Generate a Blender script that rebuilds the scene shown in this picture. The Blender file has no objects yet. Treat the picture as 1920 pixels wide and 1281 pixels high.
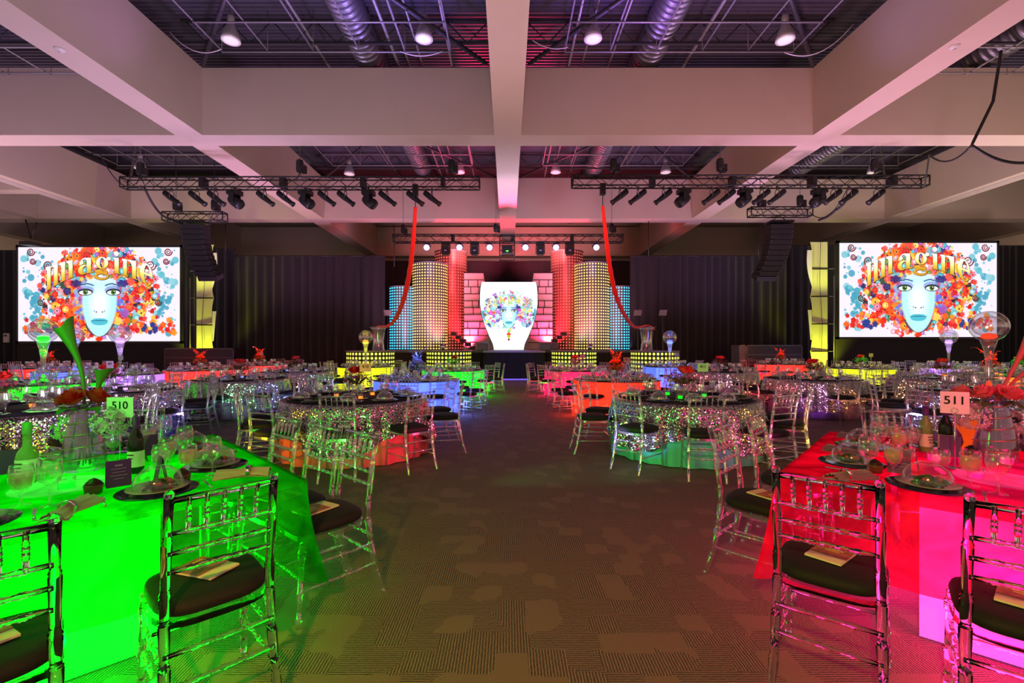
import bpy, math, random
import numpy as np
from mathutils import Vector, Matrix
random.seed(7)
RNG = np.random.RandomState(11)
PI = math.pi
S = bpy.context.scene
COL = S.collection

# ------------------------------------------------------------------ camera
F = 890.0; HY = 648.0; CX = 952.0; H = 1.46          # focal length in px, horizon row, axis column, eye height
cam_d = bpy.data.cameras.new('camera')
cam_d.sensor_width = 36.0
cam_d.lens = 36.0 * F / 1920.0
cam_d.shift_x = (960 - CX) / 1920.0
cam_d.shift_y = (HY - 640.5) / 1920.0
cam_d.clip_start = 0.05; cam_d.clip_end = 200
cam = bpy.data.objects.new('camera', cam_d)
cam.location = (0, 0, H); cam.rotation_euler = (PI/2, 0, 0)
COL.objects.link(cam); S.camera = cam

def X(px, Y): return (px - CX) * Y / F
def Z(py, Y): return H + (HY - py) * Y / F

# ------------------------------------------------------------------ world, exposure
w = bpy.data.worlds.new('hall'); S.world = w; w.use_nodes = True
w.node_tree.nodes['Background'].inputs[0].default_value = (1.0, 0.70, 0.54, 1)
w.node_tree.nodes['Background'].inputs[1].default_value = 0.50
S.view_settings.view_transform = 'Standard'
S.view_settings.look = 'None'
S.view_settings.gamma = 1.0
S.view_settings.exposure = 0.0
S.view_settings.use_curve_mapping = False
S.cycles.transparent_max_bounces = 64; S.cycles.max_bounces = 10; S.cycles.transmission_bounces = 10

# ------------------------------------------------------------------ added coloured spots, no fixtures built
def spot(name, loc, to, col, power, size=0.9, blend=0.6, rad=0.15):
    l = bpy.data.lights.new(name, 'SPOT'); l.color = col; l.energy = power
    l.spot_size = size; l.spot_blend = blend; l.shadow_soft_size = rad
    o = bpy.data.objects.new(name, l); o.location = loc
    o.rotation_euler = (Vector(to) - Vector(loc)).to_track_quat('-Z', 'Y').to_euler()
    COL.objects.link(o); return o
def point(name, loc, col, power, rad=0.25):
    l = bpy.data.lights.new(name, 'POINT'); l.color = col; l.energy = power; l.shadow_soft_size = rad
    o = bpy.data.objects.new(name, l); o.location = loc; COL.objects.link(o); return o
# magenta, violet and white fill spots, added unseen to brighten the concrete grid
WASH = [((0.6, 17.0, 2.4), (0, 19, 7.5), (0.80, 0.62, 1.0), 750, 2.2), ((0.0, 8.6, 1.2), (0, 8.5, 7.5), (1.0, 0.62, 0.74), 750, 2.5),
        ((-8.0, 12.5, 1.2), (-9.2, 12.5, 7.5), (0.80, 0.52, 1.0), 1000, 2.4), ((9.0, 12.0, 1.2), (9.2, 12.0, 7.5), (1.0, 0.52, 0.90), 1100, 2.4),
        ((-9.5, 18.0, 1.2), (-9.5, 19.0, 7.5), (1.0, 0.45, 0.85), 900, 2.3), ((9.5, 18.0, 1.2), (9.5, 19.0, 7.5), (0.9, 0.5, 1.0), 900, 2.3),
        ((-16.5, 15.0, 1.2), (-17.5, 16.0, 7.5), (1.0, 0.66, 0.85), 1100, 2.4), ((16.5, 15.0, 1.2), (17.5, 16.0, 7.5), (1.0, 0.78, 0.78), 1100, 2.4),
        ((-14.0, 8.5, 1.2), (-16.5, 10.0, 7.5), (0.85, 0.55, 1.0), 800, 2.4), ((14.0, 8.5, 1.2), (16.5, 10.0, 7.5), (1.0, 0.7, 0.6), 800, 2.4),
        ((3.5, 20.0, 1.6), (5.5, 24.5, 7.4), (1.0, 0.42, 0.62), 650, 1.9), ((-3.5, 20.0, 1.6), (-6.0, 24.5, 7.4), (1.0, 0.45, 0.75), 650, 1.9),
        ((3.2, 4.6, 1.0), (8.5, 8.5, 7.5), (1.0, 0.48, 0.38), 800, 2.2), ((-3.4, 4.6, 1.0), (-8.5, 8.5, 7.5), (0.85, 0.66, 0.85), 700, 2.2)]
for a, b, c, e, z in WASH: spot('fill_wash', a, b, c, e*1.3, z, 1.0, .6)
spot('fill_amber', (2.0, 4.0, 1.0), (6.5, 13.6, 8.4), (1.0, 0.42, 0.15), 260, 1.0, 1.0)  # added spots that warm the faces of the cross beam
spot('fill_olive', (-2.0, 4.0, 1.0), (-6.5, 13.6, 8.4), (1.0, 0.75, 0.35), 110, 1.0, 1.0)
# added spots, no fixtures built, that tint the steelwork purple and red
spot('purple_fill', (-2.6, 12.4, 6.9), (-2.6, 9.5, 10.2), (0.34, 0.20, 1.0), 750, 2.2, 1.0)
spot('purple_fill', (2.6, 12.4, 6.9), (2.8, 9.5, 10.2), (0.42, 0.16, 1.0), 750, 2.2, 1.0)
spot('indigo_fill', (-7.0, 12.0, 6.9), (-6.5, 9.0, 10.2), (0.45, 0.22, 0.8), 260, 2.2, 1.0)
spot('indigo_fill', (7.0, 12.0, 6.9), (6.5, 9.0, 10.2), (0.35, 0.25, 0.8), 260, 2.2, 1.0)
spot('red_fill', (1.2, 20.6, 6.2), (1.0, 18.6, 10.2), (1.0, 0.02, 0.14), 1300, 1.7, .9)
spot('red_fill', (-1.2, 20.6, 6.2), (-1.0, 18.6, 10.2), (1.0, 0.02, 0.14), 1300, 1.7, .9)
# added spots for a red and pink wash on the rear beam
spot('red_fill', (-1.0, 24.5, 5.5), (-1.5, 31.8, 8.2), (1.0, 0.04, 0.1), 1100, 0.9, 1.0)
spot('red_fill', (1.0, 24.5, 5.5), (1.5, 31.8, 8.2), (1.0, 0.04, 0.1), 1100, 0.9, 1.0)
spot('pink_fill', (1.6, 21.5, 6.0), (3.0, 31.9, 8.3), (1.0, .33, .38), 2600, .9, 1.0)
spot('pink_fill', (-1.6, 21.5, 6.0), (-3.0, 31.9, 8.3), (1.0, .33, .38), 2600, .9, 1.0)
spot('silk_fill', (-1.2, 11.5, 5.4), (-3.2, 16.0, 4.0), (1.0, .10, .05), 650, 1.0, .9)  # added spots to redden the silks
spot('silk_fill', (1.8, 11.5, 5.4), (3.6, 16.0, 4.0), (1.0, .10, .05), 650, 1.0, .9)
spot('violet_fill', (-.4, 16.5, 3.0), (0, 18.5, 7.5), (.66, .6, 1.0), 700, .9, 1.0)  # added spot to brighten the underside of the centre beam
# warm glow that rakes over the carpet of the aisle
spot('carpet_amber', (-0.6, -1.0, 2.6), (0.25, 2.1, 0), (1.0, 0.58, 0.05), 430, 1.25, 0.7, .06)

# ------------------------------------------------------------------ materials
MATS = {}
def base_mat(name):
    m = bpy.data.materials.new(name); m.use_nodes = True
    return m, m.node_tree, m.node_tree.nodes['Principled BSDF'], m.node_tree.nodes['Material Output']
def mat(name, col, rough=0.6, metal=0.0, emit=None, es=0.0, trans=0.0, ior=1.45, alpha=1.0, noise=0.0, nscale=8.0, bump=0.0, bscale=60.0, sheen=0.0):
    if name in MATS: return MATS[name]
    m, nt, b, out = base_mat(name)
    b.inputs['Base Color'].default_value = (*col, 1)
    b.inputs['Roughness'].default_value = rough
    b.inputs['Metallic'].default_value = metal
    b.inputs['Transmission Weight'].default_value = trans
    b.inputs['IOR'].default_value = ior
    b.inputs['Alpha'].default_value = alpha
    if sheen: b.inputs['Sheen Weight'].default_value = sheen
    if emit:
        b.inputs['Emission Color'].default_value = (*emit, 1); b.inputs['Emission Strength'].default_value = es
    tc = nt.nodes.new('ShaderNodeTexCoord')
    if noise:
        n = nt.nodes.new('ShaderNodeTexNoise'); n.inputs['Scale'].default_value = nscale; n.inputs['Detail'].default_value = 4
        nt.links.new(tc.outputs['Object'], n.inputs['Vector'])
        r = nt.nodes.new('ShaderNodeMapRange'); r.inputs['To Min'].default_value = 1 - noise; r.inputs['To Max'].default_value = 1 + noise
        nt.links.new(n.outputs['Fac'], r.inputs['Value'])
        v = nt.nodes.new('ShaderNodeVectorMath'); v.operation = 'SCALE'; v.inputs[0].default_value = col
        nt.links.new(r.outputs[0], v.inputs['Scale']); nt.links.new(v.outputs[0], b.inputs['Base Color'])
    if bump:
        n = nt.nodes.new('ShaderNodeTexNoise'); n.inputs['Scale'].default_value = bscale; n.inputs['Detail'].default_value = 3
        nt.links.new(tc.outputs['Object'], n.inputs['Vector'])
        bp = nt.nodes.new('ShaderNodeBump'); bp.inputs['Strength'].default_value = bump; bp.inputs['Distance'].default_value = 0.01
        nt.links.new(n.outputs['Fac'], bp.inputs['Height']); nt.links.new(bp.outputs[0], b.inputs['Normal'])
    MATS[name] = m; return m

def clear_mat(name, tint=(1, 1, 1), gloss=(1, 1, 1), boost=0.0, rough=0.06, milky=0.0):
    """thin clear plastic or glass: fresnel gloss over straight transparency"""
    if name in MATS: return MATS[name]
    m, nt, b, out = base_mat(name); nt.nodes.remove(b)
    t = nt.nodes.new('ShaderNodeBsdfTransparent'); t.inputs[0].default_value = (*tint, 1)
    g = nt.nodes.new('ShaderNodeBsdfGlossy'); g.inputs['Color'].default_value = (*gloss, 1); g.inputs['Roughness'].default_value = rough
    fr = nt.nodes.new('ShaderNodeLayerWeight'); fr.inputs['Blend'].default_value = 0.5
    pw = nt.nodes.new('ShaderNodeMath'); pw.operation = 'POWER'; pw.inputs[1].default_value = 3.5; nt.links.new(fr.outputs['Facing'], pw.inputs[0])
    ad = nt.nodes.new('ShaderNodeMath'); ad.operation = 'MULTIPLY_ADD'; ad.use_clamp = True; ad.inputs[1].default_value = 1.0; ad.inputs[2].default_value = 0.03+boost
    nt.links.new(pw.outputs[0], ad.inputs[0])
    mx = nt.nodes.new('ShaderNodeMixShader')
    nt.links.new(ad.outputs[0], mx.inputs[0]); nt.links.new(t.outputs[0], mx.inputs[1]); nt.links.new(g.outputs[0], mx.inputs[2])
    last = mx
    if milky:
        d = nt.nodes.new('ShaderNodeBsdfTranslucent'); d.inputs[0].default_value = (0.9, 0.9, 0.95, 1)
        d2 = nt.nodes.new('ShaderNodeBsdfDiffuse'); d2.inputs[0].default_value = (0.9, 0.9, 0.95, 1)
        m0 = nt.nodes.new('ShaderNodeMixShader'); nt.links.new(d.outputs[0], m0.inputs[1]); nt.links.new(d2.outputs[0], m0.inputs[2])
        m2 = nt.nodes.new('ShaderNodeMixShader'); m2.inputs[0].default_value = milky
        nt.links.new(mx.outputs[0], m2.inputs[1]); nt.links.new(m0.outputs[0], m2.inputs[2]); last = m2
    nt.links.new(last.outputs[0], out.inputs[0]); MATS[name] = m; return m

def chiffon_mat(name, col, see=0.4, glow=0.0, vein=0.0, tcol=None, nsc=2.2):
    """sheer stretched cloth over a light box"""
    if name in MATS: return MATS[name]
    m, nt, b, out = base_mat(name); nt.nodes.remove(b)
    tc = nt.nodes.new('ShaderNodeTexCoord')
    n = nt.nodes.new('ShaderNodeTexNoise'); n.inputs['Scale'].default_value = nsc; n.inputs['Detail'].default_value = 5; n.inputs['Distortion'].default_value = 2.0
    nt.links.new(tc.outputs['Object'], n.inputs['Vector'])
    mr = nt.nodes.new('ShaderNodeMapRange'); mr.inputs[1].default_value = 0.35; mr.inputs[2].default_value = 0.65
    mr.inputs[3].default_value = 1.0 - vein; mr.inputs[4].default_value = 1.0
    nt.links.new(n.outputs['Fac'], mr.inputs[0])
    sc = nt.nodes.new('ShaderNodeVectorMath'); sc.operation = 'SCALE'; sc.inputs[0].default_value = col
    nt.links.new(mr.outputs[0], sc.inputs['Scale'])
    t = nt.nodes.new('ShaderNodeBsdfTransparent')
    sc2 = nt.nodes.new('ShaderNodeVectorMath'); sc2.operation = 'SCALE'; sc2.inputs[0].default_value = tcol or col
    nt.links.new(mr.outputs[0], sc2.inputs['Scale']); nt.links.new(sc2.outputs[0], t.inputs[0])
    tr = nt.nodes.new('ShaderNodeBsdfTranslucent'); nt.links.new(sc.outputs[0], tr.inputs[0])
    d = nt.nodes.new('ShaderNodeBsdfDiffuse'); nt.links.new(sc.outputs[0], d.inputs[0])
    m1 = nt.nodes.new('ShaderNodeMixShader'); m1.inputs[0].default_value = 0.4
    nt.links.new(tr.outputs[0], m1.inputs[1]); nt.links.new(d.outputs[0], m1.inputs[2])
    m2 = nt.nodes.new('ShaderNodeMixShader'); m2.inputs[0].default_value = see
    nt.links.new(m1.outputs[0], m2.inputs[1]); nt.links.new(t.outputs[0], m2.inputs[2])
    last = m2
    if glow:
        e = nt.nodes.new('ShaderNodeEmission'); nt.links.new(sc.outputs[0], e.inputs[0]); e.inputs[1].default_value = glow  # cloth's own emission stands in for light shining through
        a = nt.nodes.new('ShaderNodeAddShader'); nt.links.new(m2.outputs[0], a.inputs[0]); nt.links.new(e.outputs[0], a.inputs[1]); last = a
    nt.links.new(last.outputs[0], out.inputs[0]); MATS[name] = m; return m

def glow_mat(name, col, s):
    return mat(name, (col[0]*.6+.02, col[1]*.6+.02, col[2]*.6+.02), 0.6, emit=col, es=s)

M_black = mat('black_metal', (0.012, 0.012, 0.014), 0.45)
M_hook = mat('hook_metal', (0.10, 0.10, 0.11), 0.35, 0.6)
M_cush = mat('black_cushion', (0.006, 0.006, 0.008), 0.75, bump=0.2, bscale=200)
M_acr = mat('clear_acrylic', (0.97, 0.98, 1.0), 0.03, trans=1.0, ior=1.40)
M_acr_far = clear_mat('clear_acrylic_far', (0.90, 0.91, 0.95), (1, 1, 1), 0.26, 0.16, 0.05)
M_glass = clear_mat('clear_glass', (0.98, 0.98, 0.99), (1, 1, 1), 0.05, 0.09, 0.015)
M_navy = mat('navy_charger', (0.012, 0.018, 0.06), 0.12)
M_plate = mat('pale_plate', (0.35, 0.33, 0.34), 0.2)
M_salad = mat('salad_leaves', (0.07, 0.13, 0.02), 0.5, noise=0.6, nscale=60)
M_food = mat('tomato_red', (0.35, 0.05, 0.02), 0.4)
M_silver = mat('silver', (0.7, 0.7, 0.72), 0.18, 1.0)
M_navy_cloth = mat('dark_table_linen', (0.02, 0.016, 0.03), 0.8)
M_cake = mat('dark_chocolate', (0.03, 0.012, 0.008), 0.4)
M_purple = mat('purple_card', (0.10, 0.02, 0.20), 0.5)
M_text = mat('card_text', (0.35, 0.18, 0.5), 0.6)
M_paper = mat('cream_paper', (0.75, 0.66, 0.5), 0.7)
M_booklet = mat('booklet_cover', (0.35, 0.12, 0.10), 0.6, noise=0.9, nscale=30)
M_wine = mat('pale_wine', (0.85, 0.60, 0.35), 0.1, alpha=0.40)
M_amber = mat('amber_liquid', (1.0, 0.12, 0.01), 0.1, emit=(1.0, 0.1, 0.01), es=0.5)
M_ink = mat('black_ink', (0.005, 0.01, 0.005), 0.8)

def beam_mat():
    return mat('cast_plaster', (0.62, 0.51, 0.41), 0.85, noise=0.05, nscale=1.3, bump=0.12, bscale=40)
M_beam = beam_mat()
M_drape = mat('black_velour', (0.016, 0.014, 0.018), 0.95, noise=0.25, nscale=20, sheen=0.25)
M_deckroof = None

def carpet_mat():
    m, nt, b, out = base_mat('patterned_carpet'); N = nt.nodes; L = nt.links
    tc = N.new('ShaderNodeTexCoord')
    mp = N.new('ShaderNodeMapping'); mp.inputs['Scale'].default_value = (6.5, 6.5, 6.5); L.new(tc.outputs['Object'], mp.inputs[0])
    vo = N.new('ShaderNodeTexVoronoi'); vo.distance = 'CHEBYCHEV'; vo.inputs['Randomness'].default_value = 0.55; vo.inputs['Scale'].default_value = 1.0
    vo.voronoi_dimensions = '2D'; L.new(mp.outputs[0], vo.inputs['Vector'])
    sep = N.new('ShaderNodeSeparateColor'); L.new(vo.outputs['Color'], sep.inputs[0])
    st = N.new('ShaderNodeMath'); st.operation = 'GREATER_THAN'; st.inputs[1].default_value = 0.5; L.new(sep.outputs[0], st.inputs[0])
    def wave(d):
        wv = N.new('ShaderNodeTexWave'); wv.bands_direction = d; wv.inputs['Scale'].default_value = 22; wv.inputs['Distortion'].default_value = 1.6
        wv.inputs['Detail'].default_value = 1; wv.inputs['Detail Scale'].default_value = 3; L.new(tc.outputs['Object'], wv.inputs['Vector']); return wv
    wx, wy = wave('X'), wave('Y')
    mx = N.new('ShaderNodeMix'); L.new(st.outputs[0], mx.inputs[0]); L.new(wx.outputs['Fac'], mx.inputs[2]); L.new(wy.outputs['Fac'], mx.inputs[3])
    # a third of the tiles is plain
    pl = N.new('ShaderNodeMath'); pl.operation = 'GREATER_THAN'; pl.inputs[1].default_value = 0.22; L.new(sep.outputs[1], pl.inputs[0])
    ml = N.new('ShaderNodeMix'); L.new(pl.outputs[0], ml.inputs[0]); ml.inputs[2].default_value = 0.30; L.new(mx.outputs[0], ml.inputs[3])
    ns = N.new('ShaderNodeTexNoise'); ns.inputs['Scale'].default_value = 180; ns.inputs['Detail'].default_value = 2; L.new(tc.outputs['Object'], ns.inputs['Vector'])
    ad = N.new('ShaderNodeMath'); ad.operation = 'MULTIPLY_ADD'; ad.inputs[1].default_value = 0.6; L.new(ns.outputs['Fac'], ad.inputs[0]); L.new(ml.outputs[0], ad.inputs[2])
    cr = N.new('ShaderNodeValToRGB'); cr.color_ramp.elements[0].position = 0.25; cr.color_ramp.elements[0].color = (0.29, 0.185, 0.165, 1)
    cr.color_ramp.elements[1].position = 1.25 if False else 1.0; cr.color_ramp.elements[1].color = (0.06, 0.048, 0.055, 1)
    L.new(ad.outputs[0], cr.inputs[0]); L.new(cr.outputs[0], b.inputs['Base Color']); b.inputs['Roughness'].default_value = 0.95
    bp = N.new('ShaderNodeBump'); bp.inputs['Strength'].default_value = 0.4; bp.inputs['Distance'].default_value = 0.006; bp.invert = True
    L.new(ad.outputs[0], bp.inputs['Height']); L.new(bp.outputs[0], b.inputs['Normal'])
    return m
M_carpet = carpet_mat()

def sequin_mat():
    m, nt, b, out = base_mat('silver_sequins'); N = nt.nodes; L = nt.links
    tc = N.new('ShaderNodeTexCoord')
    vo = N.new('ShaderNodeTexVoronoi'); vo.inputs['Scale'].default_value = 105; L.new(tc.outputs['Object'], vo.inputs['Vector'])
    sb = N.new('ShaderNodeVectorMath'); sb.operation = 'SUBTRACT'; sb.inputs[1].default_value = (0.5, 0.5, 0.5); L.new(vo.outputs['Color'], sb.inputs[0])
    sc = N.new('ShaderNodeVectorMath'); sc.operation = 'SCALE'; sc.inputs['Scale'].default_value = 0.80; L.new(sb.outputs[0], sc.inputs[0])
    ge = N.new('ShaderNodeNewGeometry')
    ad = N.new('ShaderNodeVectorMath'); ad.operation = 'ADD'; L.new(ge.outputs['Normal'], ad.inputs[0]); L.new(sc.outputs[0], ad.inputs[1])
    nm = N.new('ShaderNodeVectorMath'); nm.operation = 'NORMALIZE'; L.new(ad.outputs[0], nm.inputs[0]); L.new(nm.outputs[0], b.inputs['Normal'])
    b.inputs['Base Color'].default_value = (0.46, 0.43, 0.45, 1); b.inputs['Metallic'].default_value = 1.0; b.inputs['Roughness'].default_value = 0.16
    return m
M_sequin = sequin_mat()

def dots_mat(name, dot, base, strength, rad=0.30, metal=0.3):
    """panel of round light cells; the UV map counts cells"""
    m, nt, b, out = base_mat(name); N = nt.nodes; L = nt.links
    uv = N.new('ShaderNodeUVMap')
    fr = N.new('ShaderNodeVectorMath'); fr.operation = 'FRACTION'; L.new(uv.outputs[0], fr.inputs[0])
    sb = N.new('ShaderNodeVectorMath'); sb.operation = 'DISTANCE'; sb.inputs[1].default_value = (0.5, 0.5, 0); L.new(fr.outputs[0], sb.inputs[0])
    mr = N.new('ShaderNodeMapRange'); mr.inputs[1].default_value = rad + 0.04; mr.inputs[2].default_value = rad - 0.04; mr.inputs[3].default_value = 0; mr.inputs[4].default_value = strength
    L.new(sb.outputs['Value'], mr.inputs[0]); L.new(mr.outputs[0], b.inputs['Emission Strength'])
    b.inputs['Emission Color'].default_value = (*dot, 1); b.inputs['Base Color'].default_value = (*base, 1)
    b.inputs['Roughness'].default_value = 0.35; b.inputs['Metallic'].default_value = metal
    return m

# ------------------------------------------------------------------ mesh builder
class MB:
    def __init__(s): s.v = []; s.f = []; s.sm = []; s.uv = None
    def add(s, vs, fs, smooth=True):
        o = len(s.v); s.v.extend([tuple(p) for p in vs]); s.f.extend([tuple(i + o for i in f) for f in fs]); s.sm.extend([smooth] * len(fs)); return s
    def box(s, c, d, rot=None):
        hx, hy, hz = d[0]/2, d[1]/2, d[2]/2
        ps = [Vector((x, y, z)) for x in (-hx, hx) for y in (-hy, hy) for z in (-hz, hz)]
        if rot is not None: ps = [rot @ p for p in ps]
        ps = [p + Vector(c) for p in ps]
        return s.add(ps, [(0, 1, 3, 2), (4, 6, 7, 5), (0, 4, 5, 1), (2, 3, 7, 6), (0, 2, 6, 4), (1, 5, 7, 3)], False)
    def tube(s, pts, rad, seg=8, caps=True):
        pts = [Vector(p) for p in pts]; n = len(pts)
        if not hasattr(rad, '__len__'): rad = [rad] * n
        vs = []; fs = []; up = None
        for i, p in enumerate(pts):
            t = (pts[min(i+1, n-1)] - pts[max(i-1, 0)])
            if t.length < 1e-9: t = Vector((0, 0, 1))
            t.normalize()
            if up is None: up = t.orthogonal().normalized()
            else:
                up = up - t * up.dot(t)
                up = up.normalized() if up.length > 1e-6 else t.orthogonal().normalized()
            b = t.cross(up)
            for k in range(seg):
                a = 2 * PI * k / seg
                vs.append(p + (up * math.cos(a) + b * math.sin(a)) * rad[i])
        for i in range(n - 1):
            for k in range(seg):
                k2 = (k + 1) % seg
                fs.append((i*seg+k, i*seg+k2, (i+1)*seg+k2, (i+1)*seg+k))
        if caps:
            fs.append(tuple(range(seg - 1, -1, -1))); fs.append(tuple((n-1)*seg + k for k in range(seg)))
        return s.add(vs, fs)
    def rod(s, a, b, r, rings=(), seg=8, r2=None):
        """a turned bamboo-style rod with raised rings"""
        a, b = Vector(a), Vector(b); r2 = r if r2 is None else r2; L = (b - a).length
        ts = [(0, 1.0)]
        for q in rings:
            e = 0.006 / L
            ts += [(q - 2*e, 1.0), (q - e, 1.42), (q, 1.1), (q + e, 1.42), (q + 2*e, 1.0)]
        ts.append((1, 1.0))
        return s.tube([a.lerp(b, t) for t, _ in ts], [(r + (r2 - r) * t) * k for t, k in ts], seg)
    def lathe(s, prof, seg=16, c=(0, 0, 0), cap0=False, cap1=False):
        vs = []; fs = []; n = len(prof)
        for r, z in prof:
            for k in range(seg):
                a = 2 * PI * k / seg; vs.append((c[0] + r * math.cos(a), c[1] + r * math.sin(a), c[2] + z))
        for i in range(n - 1):
            for k in range(seg):
                k2 = (k + 1) % seg; fs.append((i*seg+k, i*seg+k2, (i+1)*seg+k2, (i+1)*seg+k))
        if cap0: fs.append(tuple(range(seg - 1, -1, -1)))
        if cap1: fs.append(tuple((n-1)*seg + k for k in range(seg)))
        return s.add(vs, fs)
    def sphere(s, c, r, seg=12, rg=8, sc=(1, 1, 1)):
        vs = [(c[0], c[1], c[2] - r*sc[2])]; fs = []
        for i in range(1, rg):
            p = PI * i / rg
            for k in range(seg):
                a = 2*PI*k/seg; vs.append((c[0]+r*sc[0]*math.sin(p)*math.cos(a), c[1]+r*sc[1]*math.sin(p)*math.sin(a), c[2]-r*sc[2]*math.cos(p)))
        vs.append((c[0], c[1], c[2] + r*sc[2])); e = len(vs) - 1
        for k in range(seg):
            k2 = (k+1) % seg; fs.append((0, 1+k2, 1+k)); fs.append((e, 1+(rg-2)*seg+k, 1+(rg-2)*seg+k2))
            for i in range(rg-2): fs.append((1+i*seg+k, 1+i*seg+k2, 1+(i+1)*seg+k2, 1+(i+1)*seg+k))
        return s.add(vs, fs)
    def grid(s, P, closed=False, smooth=True):
        n = len(P); m = len(P[0]); fs = []
        for i in range(n - 1):
            for j in range(m if closed else m - 1):
                j2 = (j + 1) % m; fs.append((i*m+j, i*m+j2, (i+1)*m+j2, (i+1)*m+j))
        return s.add([p for row in P for p in row], fs, smooth)
    def slab(s, poly, y0, y1, flip=False):
        """extrude an outline given in (x, z) between depths y0 and y1"""
        n = len(poly); vs = [(x, y0, z) for x, z in poly] + [(x, y1, z) for x, z in poly]
        fs = [tuple(range(n)), tuple(range(2*n-1, n-1, -1))] + [(i, i+n, (i+1) % n + n, (i+1) % n) for i in range(n)]
        return s.add(vs, fs, False)
    def xf(s, M, i0=0):
        s.v[i0:] = [tuple(M @ Vector(p)) for p in s.v[i0:]]; return s
    def mesh(s, name, m):
        me = bpy.data.meshes.new(name); me.from_pydata(s.v, [], s.f)
        me.polygons.foreach_set('use_smooth', s.sm)
        if m: me.materials.append(m)
        me.update(); return me
    def build(s, name, m, parent=None, loc=None, rot=None):
        o = bpy.data.objects.new(name, s.mesh(name, m)); COL.objects.link(o)
        if parent: o.parent = parent
        if loc is not None: o.location = loc
        if rot is not None: o.rotation_euler = rot
        return o

def tag(o, label=None, cat=None, group=None, kind=None):
    if label: o['label'] = label
    if cat: o['category'] = cat
    if group: o['group'] = group
    if kind: o['kind'] = kind
    return o
def thing(name, label, cat, loc=(0, 0, 0), rz=0.0, group=None):
    o = bpy.data.objects.new(name, None); COL.objects.link(o); o.location = loc; o.rotation_euler = (0, 0, rz); o.empty_display_size = 0.1
    return tag(o, label, cat, group)
def struct(o): o['kind'] = 'structure'; return o
KIDS = {}
def kids(o):
    if o.name not in KIDS: KIDS[o.name] = list(o.children)
    return KIDS[o.name]
USED = set()
def dup(root, loc, rz=0.0, label=None, cat=None, group=None, sc=None):
    """first use moves the built thing itself, later uses copy it with its parts and sub-parts"""
    if root.name not in USED:
        kids(root); USED.add(root.name); r = root
    else:
        r = root.copy(); COL.objects.link(r)
        for ch in kids(root):
            c = ch.copy(); COL.objects.link(c); c.parent = r
            for g in kids(ch):
                d = g.copy(); COL.objects.link(d); d.parent = c
    r.location = loc; r.rotation_euler = (0, 0, rz)
    if sc: r.scale = (sc, sc, sc)
    tag(r, label, cat, group); return r

# ------------------------------------------------------------------ setting
struct(MB().box((0, 14, -0.05), (72, 44, 0.1)).build('floor', M_carpet))
BZ = 7.49; BT = 9.42
bays_y = [13.6, 22.55, 31.9]
def crossbeam(name, x0, x1, y, wd=0.74):
    o = MB(); o.box(((x0+x1)/2, y + wd/2, (BZ+BT)/2), (x1-x0, wd, BT-BZ)); return struct(o.build(name, M_beam))
n = 0
for y in bays_y:
    n += 1; crossbeam('trim_%d' % n, -37, 37, y)
n += 1; crossbeam('trim_%d' % n, -37, 37, 4.65)
for x in (0, -9.14, 9.14, -18.28, 18.28, -27.42, 27.42):
    n += 1; o = MB()
    segs = [-6] + [4.65, 13.6, 22.55, 31.9]
    prev = -8.0
    for y in (4.65, 13.6, 22.55, 31.9):
        o.box((x, (prev+y)/2, (BZ+BT)/2), (0.77, y-prev-0.001, BT-BZ)); prev = y + 0.74
    struct(o.build('trim_%d' % n, M_beam))
# cable trays under the outer long beams
M_tray = mat('tray_paint', (0.62, 0.56, 0.52), 0.6)
for sx, lab in ((-1, 'left'), (1, 'right')):
    t = thing('cable_tray', 'thin painted wire tray fixed under the outer %s long ceiling beam' % lab, 'cable tray', (sx*18.28, 0, BZ-0.03))
    for dx in (-0.12, 0.04): MB().box((dx, 18.5, 0.005), (0.03, 26, 0.04)).build('rail', M_tray, t)
    MB().box((-0.04, 18.5, 0.018), (0.16, 26, 0.006)).build('mesh_bed', M_tray, t)
# low soffit at the far left
struct(MB().box((-27.9, 18.65, (BZ+BT)/2), (18.4, 0.5, BT-BZ-.01)).build('trim_%d' % (n+1), M_beam))
struct(MB().box((-22.6, 20.72, (BZ+BT)/2), (0.5, 3.62, BT-BZ-.02)).build('trim_%d' % (n+2), M_beam))
# rear wall
M_wall = mat('rear_wall_paint', (0.42, 0.36, 0.30), 0.9, noise=0.06, nscale=2)
struct(MB().box((0, 33.3, 5.3), (74, 0.3, 10.6)).build('wall_back', M_wall))
# ribbed steel deck
def deck_mat():
    m = mat('ribbed_steel', (0.11, 0.10, 0.14), 0.4, 0.3); return m
b = MB(); ys = np.arange(-6, 33, 0.15); P = [[], []]
for y in ys:
    for dy, z in ((0, 10.3), (0.05, 10.3), (0.075, 10.36), (0.125, 10.36)):
        P[0].append((-36, y+dy, z)); P[1].append((36, y+dy, z))
b.grid(P, smooth=False)
b.box((0, 13.5, 10.45), (72, 39, 0.1))
struct(b.build('ceiling', deck_mat()))

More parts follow.
